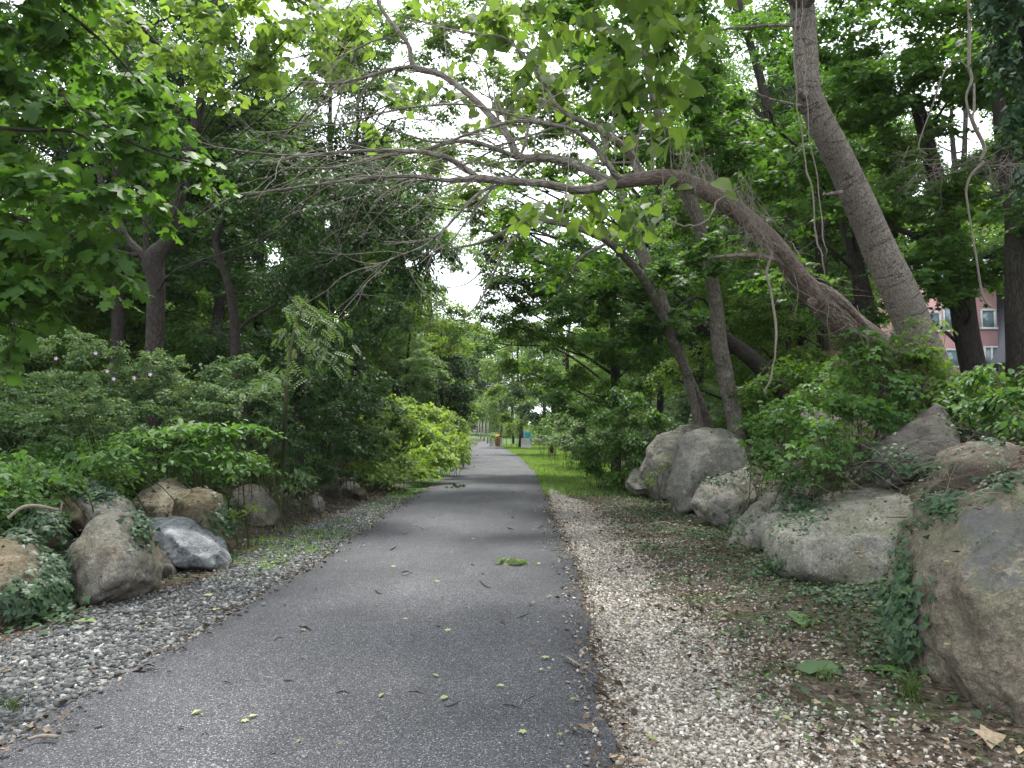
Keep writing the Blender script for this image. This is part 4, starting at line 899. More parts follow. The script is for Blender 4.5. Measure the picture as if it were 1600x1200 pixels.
tree('maple_tree', 'stout dark trunk in front of the pink house', 'tree',
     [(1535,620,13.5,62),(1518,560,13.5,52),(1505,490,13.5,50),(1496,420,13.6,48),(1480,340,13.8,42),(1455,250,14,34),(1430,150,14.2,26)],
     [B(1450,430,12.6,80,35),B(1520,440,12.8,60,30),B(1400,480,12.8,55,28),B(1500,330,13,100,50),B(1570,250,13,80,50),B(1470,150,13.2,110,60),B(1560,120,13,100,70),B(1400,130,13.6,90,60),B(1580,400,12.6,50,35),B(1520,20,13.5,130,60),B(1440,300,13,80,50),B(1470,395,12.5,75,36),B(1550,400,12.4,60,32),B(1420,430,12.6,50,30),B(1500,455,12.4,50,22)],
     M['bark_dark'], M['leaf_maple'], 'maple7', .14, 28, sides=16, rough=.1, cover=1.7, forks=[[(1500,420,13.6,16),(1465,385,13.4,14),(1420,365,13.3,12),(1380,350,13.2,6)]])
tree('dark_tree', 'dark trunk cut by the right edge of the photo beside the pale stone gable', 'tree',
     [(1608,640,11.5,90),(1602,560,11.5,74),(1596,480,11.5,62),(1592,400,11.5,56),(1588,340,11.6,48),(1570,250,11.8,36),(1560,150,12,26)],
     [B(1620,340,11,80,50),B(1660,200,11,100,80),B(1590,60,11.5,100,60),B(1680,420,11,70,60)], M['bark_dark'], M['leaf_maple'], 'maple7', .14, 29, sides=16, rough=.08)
r_ = tree('ivy_clad_tree', 'trunk hidden under dark ivy at the top right corner', 'tree',
     [(1700,700,6.2,60),(1690,500,6.2,56),(1670,300,6.1,56),(1640,120,6.0,56),(1610,0,6.0,54),(1580,-120,6,50),(1540,-300,6.2,40)],
     [B(1660,250,5.9,60,60),B(1630,150,5.9,65,60),B(1600,60,5.9,60,60),B(1580,-20,5.9,60,50),B(1670,340,6,50,50),B(1560,10,5.7,40,30),B(1590,160,5.8,25,45),B(1540,-100,6,80,60)],
     M['bark_dark'], M['leaf_ivy'], 'ivy', .075, 30, sides=14, cover=3.2, droop=.9, tilt=.8, limb_r=.01, hollow=.6)

# pale dead vine with snarled twigs at right
dv = Acc(); rng = np.random.default_rng(14)
for s in [[(1512,-20,7.6,6),(1515,40,7.6,8),(1514,100,7.6,8),(1518,125,7.6,7),(1510,150,7.6,5),(1514,175,7.6,6),(1524,200,7.6,9),(1538,230,7.6,8),(1532,250,7.6,5),(1535,255,7.6,8),(1518,272,7.6,6),(1510,295,7.6,5),(1512,320,7.6,4),(1525,400,7.6,4),(1535,460,7.7,5),(1548,480,7.7,4)],
          [(1522,130,7.55,5),(1522,170,7.55,6),(1520,185,7.55,6),(1530,210,7.55,6)],
          [(1514,108,7.6,4),(1500,96,7.5,3),(1484,98,7.5,3),(1470,125,7.4,3),(1455,170,7.4,3),(1440,210,7.4,3),(1436,232,7.4,4),(1450,242,7.4,3)]]:
    pxtube(dv, [(x, y, d_, w*.7) for x, y, d_, w in s], 6, 6, .1)
for x, y, k in [(1440,238,7), (1455,258,7), (1475,270,7), (1540,250,9), (1565,258,9), (1590,262,8), (1500,180,3), (1600,280,6)]:
    for _ in range(k): branchy(dv, P(x+rng.normal()*8, y+rng.normal()*6, 7.5+rng.normal()*.08), rng.normal(size=3)*np.array([1, .6, .5])+np.array([0, 0, -.25]), rng.uniform(.22, .45), .0045, 2, rng, .55, 3, -.04, 3, .9, .6, 5)
tag(dv.build('hanging_vine', M['vine'], None), 'pale dead vine with snarled bare twigs hanging at the upper right', 'vine')

# ---- left side trees
tree('overhanging_maple', 'near maple reaching in from the left with sprays of large lobed leaves', 'tree',
     [(-1000,900,5.5,120),(-950,500,5.5,100),(-900,200,5.6,90),(-850,-100,5.7,80),(-800,-400,6,60)],
     [B(-60,90,5.4,90,40,.6),B(40,130,5.5,80,32,.6),B(120,185,5.6,75,28,.6),B(200,235,5.7,65,24,.5),B(270,265,5.8,55,18,.4),B(320,255,5.8,26,10,.3),B(-40,230,5.2,90,40,.6),B(60,270,5.3,80,32,.6),B(140,300,5.4,70,28,.5),B(210,310,5.5,45,22,.4),
      B(-30,350,5.0,80,45,.5),B(60,370,5.1,70,35,.5),B(130,390,5.3,55,28,.4),B(170,410,5.4,35,18,.3),B(-20,460,5.0,60,40,.5),B(50,460,5.0,45,30,.4),B(100,440,5.2,45,22,.4),B(20,30,5.6,90,40,.6),B(130,80,5.8,80,30,.6),B(210,130,6,60,26,.5),B(250,190,6,50,22,.4),
      B(0,540,5.0,30,30,.3),B(-150,300,5.5,110,90,.8),B(-180,60,5.5,130,90,.8),B(30,-60,5.6,140,50,.8),B(-250,-150,5,250,90,1.2)],
     M['bark_dark'], M['leaf_maple'], 'maple', .145, 31, cover=1.9, droop=.55, tilt=.42, k=7, hollow=.1, twigs=3, limb_r=.018,
     forks=[[(-870,0,5.6,60),(-500,40,5.6,40),(-150,60,5.5,18),(20,110,5.5,12),(120,165,5.6,9),(220,230,5.7,6),(330,262,5.8,3)], [(-900,200,5.6,60),(-400,190,5.5,36),(-100,195,5.3,14),(40,203,5.3,9),(130,212,5.3,6),(200,290,5.4,3)],
            [(-920,350,5.5,60),(-400,330,5.3,30),(-60,330,5.1,12),(60,350,5.1,8),(150,385,5.3,4)], [(-860,-80,5.6,50),(-300,-60,5.7,30),(0,-30,5.8,14),(130,40,5.8,8),(230,140,6,4)]], ground=True, leaf_twigs=True)
tree('forked_tree', 'left tree whose dark trunk splits into a pale right limb and a bent left limb', 'tree',
     [(240,640,13,36),(241,560,13,33),(243,500,13,31),(243,440,13,33),(240,405,13,40),(262,375,13,26),(272,330,13,26),(284,290,13,24),(300,220,13,20),(318,140,13,16),(330,60,13,13),(345,-30,13,9)],
     [B(300,100,11.5,80,40),B(380,50,11,80,40),B(470,40,10.6,80,36),B(560,30,10.4,70,30),B(330,10,11.5,90,40),B(420,110,11,60,30),B(520,110,10.6,60,26),B(240,60,12,70,36),B(450,-20,11,150,40),B(600,-30,10.5,90,30),B(170,30,12,70,40),B(330,140,11.6,50,20),B(620,140,11,40,25),B(580,200,11,30,16)],
     M['bark_dark'], M['leaf_light'], 'heart', .17, 32, cover=1.3, k=6, droop=.5, wf=.85, limb_r=.011,
     forks=[[(236,410,13,22),(218,395,13,18),(195,370,13,16),(180,335,13,14),(160,290,13.2,10),(140,220,13.4,7)], [(225,400,13,9),(190,395,12.8,8),(130,378,12.6,7),(80,372,12.4,6),(20,370,12.2,4)], [(228,400,13,10),(227,350,13,9),(224,300,13,8)], [(325,90,12.8,10),(270,80,12.5,9),(235,60,12.2,10),(214,25,12,8),(206,-20,12,7)], [(220,52,12.2,7),(180,35,12,8),(130,20,11.8,6),(80,5,11.6,4)]])
tree('dark_tree', 'thin dark crooked trunk just right of the forked tree', 'tree',
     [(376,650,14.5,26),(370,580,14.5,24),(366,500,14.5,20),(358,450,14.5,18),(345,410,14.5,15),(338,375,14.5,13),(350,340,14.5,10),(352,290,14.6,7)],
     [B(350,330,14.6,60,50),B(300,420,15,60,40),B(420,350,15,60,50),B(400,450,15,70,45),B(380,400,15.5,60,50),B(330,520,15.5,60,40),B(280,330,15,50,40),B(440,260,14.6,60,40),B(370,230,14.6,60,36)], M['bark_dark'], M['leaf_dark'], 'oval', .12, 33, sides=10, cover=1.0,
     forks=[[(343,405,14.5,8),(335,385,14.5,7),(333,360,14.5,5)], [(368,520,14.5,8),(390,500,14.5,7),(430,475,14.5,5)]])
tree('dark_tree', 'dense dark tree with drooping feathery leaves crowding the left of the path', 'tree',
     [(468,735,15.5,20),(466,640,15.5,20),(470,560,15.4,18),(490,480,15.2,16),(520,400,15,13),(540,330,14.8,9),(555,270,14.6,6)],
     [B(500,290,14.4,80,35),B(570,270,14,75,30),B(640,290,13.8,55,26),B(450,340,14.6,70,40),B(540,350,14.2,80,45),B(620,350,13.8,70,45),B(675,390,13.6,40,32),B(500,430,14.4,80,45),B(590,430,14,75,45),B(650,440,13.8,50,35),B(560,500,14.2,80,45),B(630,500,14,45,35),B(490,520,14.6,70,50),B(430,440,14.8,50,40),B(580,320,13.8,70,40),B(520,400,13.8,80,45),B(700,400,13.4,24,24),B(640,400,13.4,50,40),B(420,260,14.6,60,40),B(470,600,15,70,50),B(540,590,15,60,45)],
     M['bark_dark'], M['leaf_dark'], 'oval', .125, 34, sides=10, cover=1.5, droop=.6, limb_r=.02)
tree('young_tree', 'grey-green feathery sapling lit from above, in front of the dense dark tree', 'tree',
     [(442,720,13.4,10),(446,640,11.5,9),(452,560,11.5,8),(465,500,11.5,6),(480,460,11.5,4)],
     [B(470,480,11.4,42,20),B(440,520,11.2,38,20),B(490,540,11.4,36,24),B(460,580,11.3,40,22),B(500,500,11.6,30,16),B(430,600,11.2,30,16)], M['stem'], M['leaf_grey'], 'pinnate', .3, 35, sides=6, cover=.75, droop=.4, limb_r=.008, twigs=2)

# ---- trees down the corridor
def midtree(name, label, px, d, top, blobs, leaf, proto, size, seed, cover=2.0, bark='bark_dark', w=None, group=None, **k):
    by = 668+1180*CAM_H/d - Hf(P(px, 668, d).x, d)/d*1180
    w = w or 1180*.28/d
    return tree(name, label, 'tree', [(px, by, d, w*1.2), (px+2, by*.7+top*.3, d, w), (px-4, by*.35+top*.65, d, w*.7), (px+3, top, d, w*.3)], [B(*b) for b in blobs], M[bark], M[leaf], proto, size, seed, cover=cover, sides=8, group=group, **k)
midtree('pale_tree', 'pale feathery tree leaning out above the bright bush on the left', 640, 30, 500, [(640,530,30,30,22),(665,560,29,32,20),(620,560,30,30,24),(650,595,29,32,18),(675,585,28.5,22,12),(640,630,28.5,30,14),(665,615,28.5,18,10),(610,600,30,30,24)], 'leaf_pale', 'simple', .14, 41, 2.0)
midtree('round_tree', 'domed dark-green tree standing left where the path narrows', 690, 42, 490, [(690,520,42,38,26),(715,560,41,32,30),(670,565,42,34,30),(700,600,41,38,30),(722,610,40,20,30),(680,635,41,30,25),(715,645,40,24,18),(650,600,42,30,30)], 'leaf_dark', 'simple', .24, 42, 2.4)
midtree('far_tree', 'hazy light tree closing the view at the left side of the path end', 705, 75, 560, [(722,600,75,22,24),(735,630,75,14,20),(715,640,74,16,22),(738,655,70,8,10)], 'leaf_light', 'simple', .4, 43, 2.2)
midtree('far_tree', 'hazy light tree closing the view at the right side of the path end', 782, 90, 560, [(765,600,90,16,30),(775,640,88,16,18),(752,630,95,12,18),(760,570,90,14,14)], 'leaf_light', 'simple', .45, 44, 2.4)
midtree('far_tree', 'yellow-green tree over the striped marker post', 812, 60, 500, [(790,560,60,24,30),(780,600,60,22,24),(800,625,58,22,22),(785,650,58,14,14),(805,585,60,20,26)], 'leaf_light', 'simple', .3, 45, 2.2)
midtree('far_tree', 'tree with grey-green leaves above the teal screen', 862, 46, 470, [(835,540,46,34,40),(815,600,45,28,30),(850,610,44,34,32),(830,645,44,26,20),(870,570,45,30,40),(800,500,47,26,36)], 'leaf_grey', 'simple', .24, 46, 2.2)
midtree('maple_tree', 'tall maple with layered leaves over the right edge of the grass', 965, 26, 330, [(780,450,25,45,30),(830,420,25,55,36),(880,460,25,60,40),(800,510,25.5,50,32),(870,530,25,60,36),(930,520,25,50,40),(830,580,26,50,34),(900,590,25,55,34),(760,400,26,30,26),(850,370,26,55,30),(790,375,25.5,40,28),(775,430,25.5,26,28),(765,480,26,24,26),(805,330,25.5,46,26),(755,530,27,22,24),(820,470,25.5,40,30)], 'leaf_mid', 'simple', .17, 47, 2.2)
midtree('maple_tree', 'leafy tree behind the roadside bush on the right', 960, 22, 400, [(940,450,22,60,40),(1000,480,22,60,45),(960,540,21.5,65,40),(1030,560,22,50,45),(900,620,22,45,36),(970,610,22,55,36),(1040,400,23,60,45),(900,400,23,60,40)], 'leaf_maple', 'simple', .16, 48, 2.3)
midtree('maple_tree', 'lighter tree glimpsed between the knotted trunk and the hanging vine', 1235, 19, 470, [(1225,520,19,50,40),(1180,480,19,50,40),(1260,560,18.5,50,36),(1200,570,19,45,30),(1290,590,18,45,30),(1110,560,19,40,50),(1060,590,19.5,45,45)], 'leaf_light', 'simple', .14, 49, 1.4)
midtree('tall_tree', 'tall thin-leaved tree on the left whose sprays frame the sky gap', 560, 24, 60, [(540,200,24,60,40),(590,160,24,50,36),(600,240,24,40,30),(560,100,24,60,36),(640,120,24,30,24),(500,120,24,60,40),(470,200,24,60,40),(620,200,23,30,24),(650,330,23,30,22),(690,330,24,28,18),(590,80,24,50,36),(600,30,24,60,30),(650,210,23.5,32,26),(680,270,23.5,30,24),(640,270,23,40,30),(660,160,24,22,18),(530,60,24,60,40),(620,60,22,50,34),(680,90,22,40,30),(640,150,22,40,26),(590,130,22,50,30),(700,170,22,36,30),(680,230,22,34,26),(610,250,22,40,30),(560,30,22,60,40),(730,20,22,40,30)], 'leaf_mid', 'simple', .15, 50, 1.3)
midtree('tall_tree', 'tall light tree on the right of the sky gap behind the arching limbs', 1030, 24, 100, [(820,120,22,70,50),(760,90,22,50,40),(880,180,22,60,40),(790,190,22,45,30),(740,210,22,30,20),(850,60,22,70,40),(760,20,22,60,30),(860,260,22,50,30),(800,280,22,40,20),(740,340,22,25,16),(900,330,22,60,36),(790,340,22,35,20),(700,70,22,50,40),(660,20,22,50,26),(720,230,21.5,34,30),(740,290,21.5,34,26),(770,250,21,40,30),(700,20,21,60,30),(730,130,21,30,22),(760,350,22,44,26),(725,310,22,36,24),(800,400,22,40,26),(690,250,22,30,26),(660,310,23,30,22)], 'leaf_light', 'maple7', .15, 51, 1.15)

# ---- backdrop trees: four sorts, copied
protos = []
def generic(kind, h, seed, leaf, size):
    rng = np.random.default_rng(seed); root = empty('woodland_tree', (0, 0, 0))
    pts = [(0, 0, -.3), (.1, 0, h*.25), (-.1, .15, h*.5), (.15, 0, h*.75), (0, 0, h*.95)]; a = Acc(); p, r = tube(a, pts, [.24, .19, .15, .09, .03], 9, 3, .06, seed=seed); a.build('trunk', M['bark_dark'], root, True)
    blobs = []
    for k in range(17):
        z = h*rng.uniform(.22, .98); q = (1-abs(z/h-.55)*1.1)*h*.26; an = rng.uniform(0, 6.28); rr = q*rng.uniform(.35, 1)
        s = h*rng.uniform(.075, .13); blobs.append(((math.cos(an)*rr, math.sin(an)*rr, z), (s, s, s*.72)))
    a = Acc(); grow_limbs(a, p, r, blobs, rng, .03, 2); a.build('branches', M['bark_dark'], root)
    f = Acc(); foliage(f, blobs, 'simple', size, 1.25, 8, .4, .5, rng); f.build('crown', M[leaf], root)
    return root
def clone(root, loc, rz, s, label, cat, group):
    r = root.copy(); COL.objects.link(r); r.location = loc; r.rotation_euler = (0, 0, rz); r.scale = (s, s, s*1.0)
    r['label'] = label; r['category'] = cat; r['group'] = group
    for ch in root.children:
        c = ch.copy(); COL.objects.link(c); c.parent = r
    return r
G = [generic(0, 15, 61, 'leaf_mid', .19), generic(1, 13, 62, 'leaf_maple', .18), generic(2, 17, 63, 'leaf_dark', .2), generic(3, 14, 64, 'leaf_light', .19)]
rg = random.Random(5); first = [True]*4
def put(k, x, y, s, label, group):
    z = Hf(x, y)-.1; rz = rg.uniform(0, 6.28)
    if first[k]:
        first[k] = False; r = G[k]; r.location = (x, y, z); r.rotation_euler = (0, 0, rz); r.scale = (s, s, s); tag(r, label, 'tree', group)
    else: clone(G[k], (x, y, z), rz, s, label, 'tree', group)
lab_l = 'woodland tree standing in the shade behind the left boulders and shrubs'; lab_r = 'woodland tree on the rising ground behind the right boulders'; lab_f = 'distant tree lining the far stretch of the path'
for x, y, k, s in [(-5.4,36,3,1.15),(-5.2,46,0,1.1),(-7.5,19,1,.85),(-10.5,20,0,1),(-6.6,27,2,.95),(-7.2,34,3,1),(-9,17,2,.8),(-13,15,1,.9),(-17,18,0,1),(-11,22,0,.9),(-8.5,25,1,.9),(-15,26,2,1.1),(-20,24,3,1),(-24,30,0,1.1),(-12,33,1,1.1),(-18,36,0,1.2),(-9,40,3,1),(-26,22,2,1.1),(-9,31,0,.9),(-30,36,2,1.3),(-22,44,0,1.3),(-13,48,1,1.2)]:
    put(k, x, y, s, lab_l, 'woodland trees behind the left shrubs')
for x, y, k, s in [(8,19.5,1,.8),(9,24,2,.9),(14,14.5,0,.9),(9.5,27,0,1),(12,31,3,1.1),(18,19,2,1.0),(27,30,2,1.1),(7.5,31,2,1.0),(11.5,36,0,1.2),(16,46,2,1.5),(22,47,0,1.5),(28,46,2,1.5),(34,44,1,1.5),(9,36,2,1),(13,40,1,1.2),(8,45,0,1.1),(11,13.5,3,.8),(26,33,0,1.4),(22,50,1,1.5),(15,52,0,1.3),(30,50,2,1.6)]:
    put(k, x, y, s, lab_r, 'woodland trees on the right bank')
for x, y, k, s in [(-10,56,2,1.1),(-12,70,1,1.1),(-14,88,0,1.2),(-17,110,1,1.3),(-20,135,3,1.3),(4.5,60,3,1),(5,75,0,1.1),(4,92,3,1.1),(1.5,115,1,1.2),(0,140,0,1.3),(-9,175,3,1.5),(-16,190,1,1.6),(-3,190,0,1.6),(11,70,1,1.4),(12,100,0,1.6),(-25,60,0,1.4),(-35,80,1,1.8)]:
    put(k, x, y, s, lab_f, 'distant trees along the path')
# ------------------------------------------------------------------ shrubs and low plants
def shrub(name, label, blobs, leaf, proto, size, seed, cover=2.3, stems=5, droop=.35, tilt=.5, k=7, group=None, cat='shrub', hollow=.3, cvar=.6, sr=.006, back=0.0):
    rng = np.random.default_rng(seed); bl = [B(*b) if len(b) > 2 else b for b in blobs]
    lo = min(bl, key=lambda b: b[0].z-b[1][2]); cx = sum(b[0].x for b in bl)/len(bl); cy = sum(b[0].y for b in bl)/len(bl)
    root = empty(name, (cx, cy, Hf(cx, cy))); tag(root, label, cat, group)
    a = Acc()
    for c, r in bl:
        for _ in range(stems):
            e = np.array(c)+norm(rng.normal(size=3))*np.array(r)*.8; bx = c.x+(cx-c.x)*.35+rng.normal()*.12; by = c.y+rng.normal()*.12+back
            b = np.array([bx, by, Hf(bx, by)-.05])
            if e[2] < b[2]+.1: continue
            m = (b+e)/2+np.array([rng.normal()*.08, rng.normal()*.08, .12*(e[2]-b[2])]); tube(a, [b, m, e], [sr*1.4, sr, sr*.3], 5, 4, cap=False)
    if a.n: a.build('stems', M['stem'], root)
    f = Acc(); foliage(f, bl, proto, size, cover, k, droop, tilt, rng, hollow=hollow, cvar=cvar); f.build('foliage', M[leaf], root)
    return root
# left: fine-leaved flowering shrubs
fl = [
 ('fine-leaved shrub at the left edge under the maple sprays', [(20,600,9.5,60,55),(-30,660,9,60,50),(60,660,9.2,50,50)]),
 ('tall fine-leaved shrub with a pointed tip left of the dark trunk', [(120,590,10.5,50,50),(140,545,10.6,28,24),(90,640,10,50,40),(150,650,10,50,40)]),
 ('flowering shrub with small mauve blossoms in front of the forked trunk', [(200,610,11,55,45),(220,650,10.6,50,36),(165,590,11,36,36),(250,600,11.2,36,34)]),
 ('fine-leaved shrub between the forked tree and the thin dark trunk', [(300,620,11.6,50,40),(330,655,11.4,50,30),(280,665,11,45,30)]),
 ('grey-leaved bush at the foot of the thin dark trunk', [(370,640,12,50,34),(400,600,12.2,40,30),(420,640,12,36,28),(350,600,12.4,36,26)])]
for i_, (lb, bl) in enumerate(fl):
    rs = random.Random(i_); bl = bl+[(b_[0]+rs.uniform(-1, 1)*b_[3], b_[1]-b_[4]*rs.uniform(.6, 1.25), b_[2]+rs.uniform(-.3, .3), rs.uniform(7, 13), rs.uniform(10, 20)) for b_ in bl for _ in range(4)]
    rt = shrub('flowering_shrub', lb, bl, 'leaf_grey', 'oval', .06 if i_ < 4 else .09, 70+i_, cover=2.0, droop=.25, tilt=.7, stems=1, back=.9, group='fine-leaved shrubs behind the left boulders')
    if i_ in (2, 1):
        rng = np.random.default_rng(3+i_)
        for (x, y) in ([(178,592),(210,590),(235,585)] if i_ == 2 else [(150,552),(168,580),(88,560)]):
            a = Acc(); c = np.array(P(x, y, 10.3))
            for k in range(5):
                an = k*1.257; dd = np.array([math.cos(an), -.35, math.sin(an)]); place_leaves(a, 'oval', c[None], dd[None], np.array([[0., -1, .2]]), np.array([.032]), np.array([.5]))
            a.build('flower', M['petal'], rt)
shrub('layered_shrub', 'broad-leaved shrub in flat layers spilling over the left boulders', [(230,680,9.6,60,16),(290,672,9.8,70,14),(360,680,9.8,60,16),(400,668,10,44,12),(200,705,9.2,50,16),(270,710,9.4,60,18),(340,715,9.5,60,20),(390,725,10.2,40,16),(160,725,9.2,36,14)], 'leaf_plant', 'oval', .13, 80, cover=1.6, droop=.3, tilt=.3, stems=1, back=1.4)
shrub('layered_shrub', 'low leafy plant hanging from the left edge above the rocks', [(10,720,7.4,50,22),(60,735,7.6,40,18),(0,760,7.2,40,14),(110,740,8.4,40,20),(140,720,8.8,40,24)], 'leaf_plant', 'trio', .16, 81, cover=1.2, droop=.5, tilt=.35, stems=2, back=1.2)
shrub('small_plant', 'pale spray of leaves over the end of the left boulder row', [(475,745,12.6,26,14),(455,760,12.4,22,10),(490,755,12.8,14,10)], 'leaf_grey', 'oval', .12, 82, cover=1.2, stems=2, back=.5)
shrub('small_plant', 'bright seedling sprouting between two left boulders', [(375,800,10.2,18,10),(395,795,10.2,16,8),(358,812,10.2,12,10)], 'leaf_light', 'oval', .11, 83, cover=.7, stems=3, k=4)
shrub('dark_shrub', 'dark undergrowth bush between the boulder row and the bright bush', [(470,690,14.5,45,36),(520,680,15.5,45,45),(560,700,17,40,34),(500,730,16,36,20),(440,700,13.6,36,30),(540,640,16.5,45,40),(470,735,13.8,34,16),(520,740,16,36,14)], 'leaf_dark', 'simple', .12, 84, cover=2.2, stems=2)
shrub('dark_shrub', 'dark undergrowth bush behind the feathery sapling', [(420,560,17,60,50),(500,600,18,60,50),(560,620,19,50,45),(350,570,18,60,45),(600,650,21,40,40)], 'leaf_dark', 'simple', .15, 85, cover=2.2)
# bright knotweed-like thicket beside the path
kb = [('nearest dense bush of the bright thicket, darker at its foot', [(590,690,20,40,36),(620,665,20.5,36,30),(630,710,19.5,38,30),(575,720,19,36,26),(600,645,21,34,22),(560,670,20,40,30),(640,735,18.6,26,14),(600,738,18.4,28,14)], 'leaf_light'),
      ('middle bush of the bright thicket with yellow-green tops', [(650,665,23,36,26),(670,690,22.5,32,28),(640,640,23.5,30,16),(690,710,21.5,26,22),(660,725,20.8,30,18),(668,705,21.5,30,24),(620,630,24,30,16)], 'leaf_lime'),
      ('sunlit bush of the thicket bulging towards the path', [(690,665,26,30,22),(705,690,25,26,24),(712,710,23.5,20,20),(722,690,24.5,16,18),(670,645,26.5,26,16),(690,645,27,20,12)], 'leaf_lime'),
      ('farthest bush of the bright thicket where the path bends', [(715,665,32,22,18),(725,685,30,14,16),(705,650,32,20,14),(728,695,29,8,10)], 'leaf_light')]
for i_, (lb, bl, lf) in enumerate(kb): shrub('thicket_bush', lb, bl, lf, 'oval', .17, 90+i_, cover=2.6, droop=.45, tilt=.4, stems=2, group='bushes of the bright thicket left of the path')
# right side of the grass
shrub('roadside_bush', 'big leafy bush where the grass meets the right boulders', [(960,660,19,45,34),(930,690,19.5,34,30),(985,700,18.5,45,34),(940,730,19,34,24),(1000,735,18,30,24),(1010,660,18.5,40,30),(985,620,19,36,24),(915,715,20,20,20),(960,745,18.6,26,14)], 'leaf_plant', 'oval', .15, 100, cover=2.4, droop=.5, tilt=.4)
shrub('hedge_bush', 'grey-green bush behind the roadside bush along the grass', [(880,670,30,30,22),(905,650,29,34,28),(860,680,32,24,16),(930,640,27,34,28),(890,690,28,26,14)], 'leaf_grey', 'simple', .17, 101, cover=2.2)
shrub('hedge_bush', 'dark low bush at the far end of the grass beside the teal screen', [(850,670,40,20,16),(870,655,38,22,20),(845,650,44,18,16)], 'leaf_mid', 'simple', .22, 102, cover=2.2)
shrub('hedge_bush', 'yellow-green bush just behind the striped marker', [(772,680,62,7,5),(800,668,60,14,12),(790,655,62,12,12),(812,660,56,10,14)], 'leaf_light', 'simple', .25, 103, cover=2.2)
# right bank shrub: large compound leaves, bright on top
rb = [('dark-leaved shrub trailing down the bank beside the tall grey boulder', [(1205,690,10.4,42,30),(1240,670,10.2,48,34),(1235,725,9.6,40,24),(1200,650,11,44,28),(1195,725,10.4,26,16),(1285,735,9.2,34,18)], 'leaf_plant'),
      ('broad-leaved shrub in the middle of the right bank, brightest at the top', [(1290,615,9.9,52,34),(1330,585,10,54,30),(1340,640,9.6,52,32),(1290,665,9.4,50,30),(1400,600,9.9,54,34),(1330,555,10,50,22),(1270,700,9.0,40,24),(1330,690,9.2,44,22),(1385,530,10.0,38,18),(1350,520,9.9,30,12),(1390,650,9.7,50,24),(1250,640,9.8,48,30)], 'leaf_plant'),
      ('yellow-green shrub in front of the pink house', [(1440,575,10.2,50,26),(1490,600,10.0,48,26),(1420,545,10.3,46,20),(1465,570,10.4,36,18),(1540,610,10,44,22),(1380,555,10.3,40,20),(1470,625,9.9,50,22)], 'leaf_light'),
      ('mixed green shrub at the right edge above the brown boulder', [(1580,620,8.8,44,34),(1530,640,9.0,40,26),(1560,580,9.4,50,22),(1620,600,8.6,50,40),(1590,660,8.4,40,20),(1500,620,9.6,40,26)], 'leaf_plant')]
for i_, (lb, bl, lf) in enumerate(rb): shrub('bank_shrub', lb, bl, lf, 'trio' if i_ < 2 else 'oval', .17 if i_ < 2 else .13, 110+i_, cover=2.1, droop=.5, tilt=.38, k=6, stems=1 if i_ == 0 else 3, group='shrubs on the right bank', back=.9 if i_ == 0 else .35)
shrub('small_plant', 'light green sprig of leaves standing before the leaning grey trunk', [(1430,500,10.4,24,10),(1460,512,10.4,22,9),(1440,520,10.3,22,8)], 'leaf_light', 'oval', .13, 120, cover=1.0, stems=1, k=6)
shrub('small_plant', 'pale seedling in front of the domed boulder', [(1025,740,16,12,8),(1015,755,15.8,10,8),(1035,728,16.2,10,6)], 'leaf_light', 'oval', .12, 121, cover=.8, stems=2)

# undergrowth nobody could count: one mass behind each side
def mass(name, spots, leaf, size, seed, cover=1.6):
    rng = np.random.default_rng(seed); bl = []
    for x0, x1, y0, y1, n, h in spots:
        for _ in range(n):
            x, y = rng.uniform(x0, x1), rng.uniform(y0, y1)
            if .5 < x/y < .74 and 12 < y < 50: continue
            s = rng.uniform(.6, 1.3)*h*.5; bl.append(((x, y, Hf(x, y)+s*.8), (s*1.2, s*1.2, s)))
    f = Acc(); foliage(f, bl, 'simple', size, cover, 8, .35, .5, rng); return tag(f.build(name, M[leaf]), kind='stuff')
mass('undergrowth', [(-7.5,-5.0,7.5,10,10,.7),(-8,-5.2,10,15,14,.9),(-6,-4.7,12.8,19,16,.8),(-5.6,-4.7,9,12.5,7,.5),(-7,-5,7,12,14,.9)], 'leaf_plant', .09, 134, 1.8)
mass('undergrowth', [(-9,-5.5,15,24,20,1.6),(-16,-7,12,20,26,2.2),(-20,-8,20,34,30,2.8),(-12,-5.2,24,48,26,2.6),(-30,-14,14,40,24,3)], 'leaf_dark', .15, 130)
mass('undergrowth', [(5,9,14,24,20,1.6),(6,14,18,30,30,2.2),(5.5,12,28,48,26,2.6),(10,22,16,34,24,2.6),(5,9,10.5,14,8,.9)], 'leaf_mid', .15, 131)
mass('undergrowth', [(4.0,5.6,24,40,16,1.5),(3.6,5.4,40,66,16,1.7),(5,7.5,22,40,14,3.2),(4.8,7,40,66,14,3.6)], 'leaf_grey', .16, 135, 2.0)
mass('undergrowth', [(-13,-8,48,110,22,3.6),(4,9,50,110,20,3.4),(-22,2,185,215,26,8),(-2,5,110,180,12,4),(-20,-12,110,180,14,4.5)], 'leaf_light', .4, 132)
mass('woods', [(-60,-20,50,75,40,17),(20,62,58,80,40,17),(-70,-32,25,50,16,15),(36,70,35,58,16,15),(-60,-12,120,160,20,22),(8,60,120,160,20,22)], 'leaf_mid', .6, 133, 2.0)

